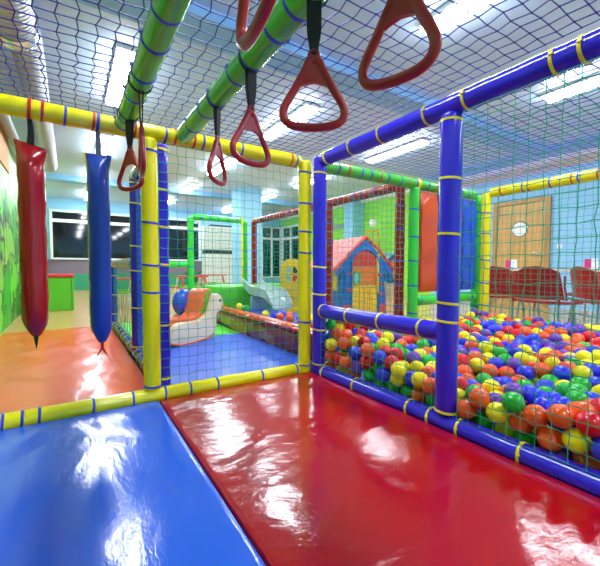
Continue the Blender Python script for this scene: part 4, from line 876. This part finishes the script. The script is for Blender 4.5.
# table with red chairs
t = thing('table', 'long table with a white top behind the red chairs on the far side', 'table', (4.75, 2.2, 0), 0)
obj('tabletop', box(B(), -0.35, 0.35, -1.5, 0.9, 0.705, 0.735, 0.008), M['tabletop'], t, False)
for sx in (-1, 1):
    for y_ in (-1.4, 0.8): obj('leg', tube(B(), [(sx * 0.28, y_, 0), (sx * 0.28, y_, 0.704)], 0.02, 10), M['steel'], t)
def chair(x, y, rz, label):
    t = thing('chair', label, 'chair', (x, y, 0), rz, 'red plastic chairs at the table')
    # local: backrest towards -x (the ball pit), seat forward +x
    def shell(fn, nu, nv, th):
        bm = B(); A = [[bm.verts.new(fn(i / nu, j / nv)) for j in range(nv + 1)] for i in range(nu + 1)]
        fs = [bm.faces.new((A[i][j], A[i + 1][j], A[i + 1][j + 1], A[i][j + 1])) for i in range(nu) for j in range(nv)]
        bmesh.ops.recalc_face_normals(bm, faces=fs)
        r_ = bmesh.ops.solidify(bm, geom=fs, thickness=th)
        return bm
    def back(u, v):   # u across, v up
        a = (u - 0.5) * 2; w = 0.205 * (1 - 0.12 * v)
        crown = 0.055 * (1 - a * a) * v
        return (-0.20 - 0.05 * v + 0.05 * a * a, a * w, 0.46 + 0.24 * v + crown)
    def seat(u, v):
        a = (u - 0.5) * 2
        return (-0.20 + 0.42 * v, a * (0.19 + 0.025 * v), 0.44 - 0.02 * math.sin(v * PI) + 0.012 * a * a - (0.03 * max(0, v - 0.8) / 0.2))
    obj('backrest', shell(back, 16, 8, 0.018), M['plastic_red'], t); obj('seat', shell(seat, 14, 12, 0.018), M['plastic_red'], t)
    for s in (-1, 1): obj('back_support', tube(B(), [(-0.215, s * 0.185, 0.42), (-0.235, s * 0.19, 0.55), (-0.245, s * 0.17, 0.66)], 0.011, 8), M['plastic_red'], t)
    for sx in (-1, 1):
        for s in (-1, 1): obj('leg', tube(B(), [(sx * 0.15, s * 0.16, 0.43), (sx * 0.19, s * 0.19, 0.0)], 0.0115, 10), M['steel'], t)
chair(3.72, 1.515, 0.0, 'red plastic chair in the middle with its back to the ball pit')
chair(3.98, 2.06, 0.15, 'red plastic chair at the left, nearest the yellow corner post')
chair(4.12, 1.20, -0.7, 'red plastic chair at the right, turned sideways at the table')
chair(5.35, 2.5, PI + 0.1, 'red plastic chair across the table at its left end')
chair(5.35, 1.65, PI - 0.1, 'red plastic chair across the table opposite the middle chair')
def card(x, y, label):
    t = thing('card_holder', label, 'card holder', (x, y, 0.735), 0.3, 'pink and white table cards')
    obj('pink_side', box(B(), -0.05, 0.05, 0.0, 0.055, 0.0, 0.10, 0.004), M['pink'], t, False)
    obj('white_side', box(B(), -0.045, 0.045, -0.056, -0.001, 0.0, 0.105, 0.004), M['paper'], t, False)
card(4.6, 2.27, 'pink and white card holder on the table in front of the wooden door')
card(4.62, 1.47, 'pink and white card holder on the table in front of the blue wall')

# ---------------------------------------------------------------- origins at each thing's base, world, look
bpy.context.view_layer.update()
for o in [o for o in bpy.data.objects if o.parent is None and o.type in ('MESH', 'EMPTY') and o.location.length < 1e-9 and o.get('kind') != 'structure']:
    fam = [o] + list(o.children_recursive)
    cs = [x.matrix_world @ Vector(c) for x in fam if x.type == 'MESH' for c in x.bound_box]
    if not cs: continue
    lo = [min(c[i] for c in cs) for i in range(3)]; hi = [max(c[i] for c in cs) for i in range(3)]
    p = Vector(((lo[0] + hi[0]) / 2, (lo[1] + hi[1]) / 2, lo[2]))
    if o.type == 'MESH': o.data.transform(Matrix.Translation(-p))
    for ch in o.children: ch.matrix_parent_inverse = Matrix.Translation(-p)
    o.location = p
PL = dict(roof='pink plastic roof', lower_door='yellow lower door leaf', upper_door='orange upper door leaf', door_top='red arched top of the door', roof_trim='red edge of the roof', seat_roll='orange padded seat and neck', back_cushion='rounded blue cushion',
          mane='green strip along the neck', shutter='yellow window shutter', porthole_rim='chrome porthole ring', porthole_pane='white porthole glass', diffuser='glowing white tube cover', worktop='red worktop', ribbon_tail='narrow ribbon at the lower tip',
          inner_pad='orange padded top strip', brown_reflection='brown reflection painted on the wall face', pink_side='magenta half', white_side='white half', globe='white globe', edge_strip='yellow edge strip', wide_wrap='wide yellow wrap', bench='green bench', door_arch='blue arch round the door')
for o in bpy.data.objects:
    if o.parent is None: continue
    n = o.name.split('.')[0]
    if n in PL: o['label'] = PL[n]
    elif n == 'strap' and o.data.materials[0].name.endswith('_tie'): o['label'] = o.data.materials[0].name.split('_')[0] + ' tie strap'
    elif n in ('strap', 'strap_loop') and o.parent.name.startswith('hanging_ring'): o['label'] = 'black webbing strap'
w = bpy.data.worlds.new('world'); sc.world = w; w.use_nodes = True
w.node_tree.nodes['Background'].inputs['Color'].default_value = (0.55, 0.65, 0.8, 1); w.node_tree.nodes['Background'].inputs['Strength'].default_value = 0.05
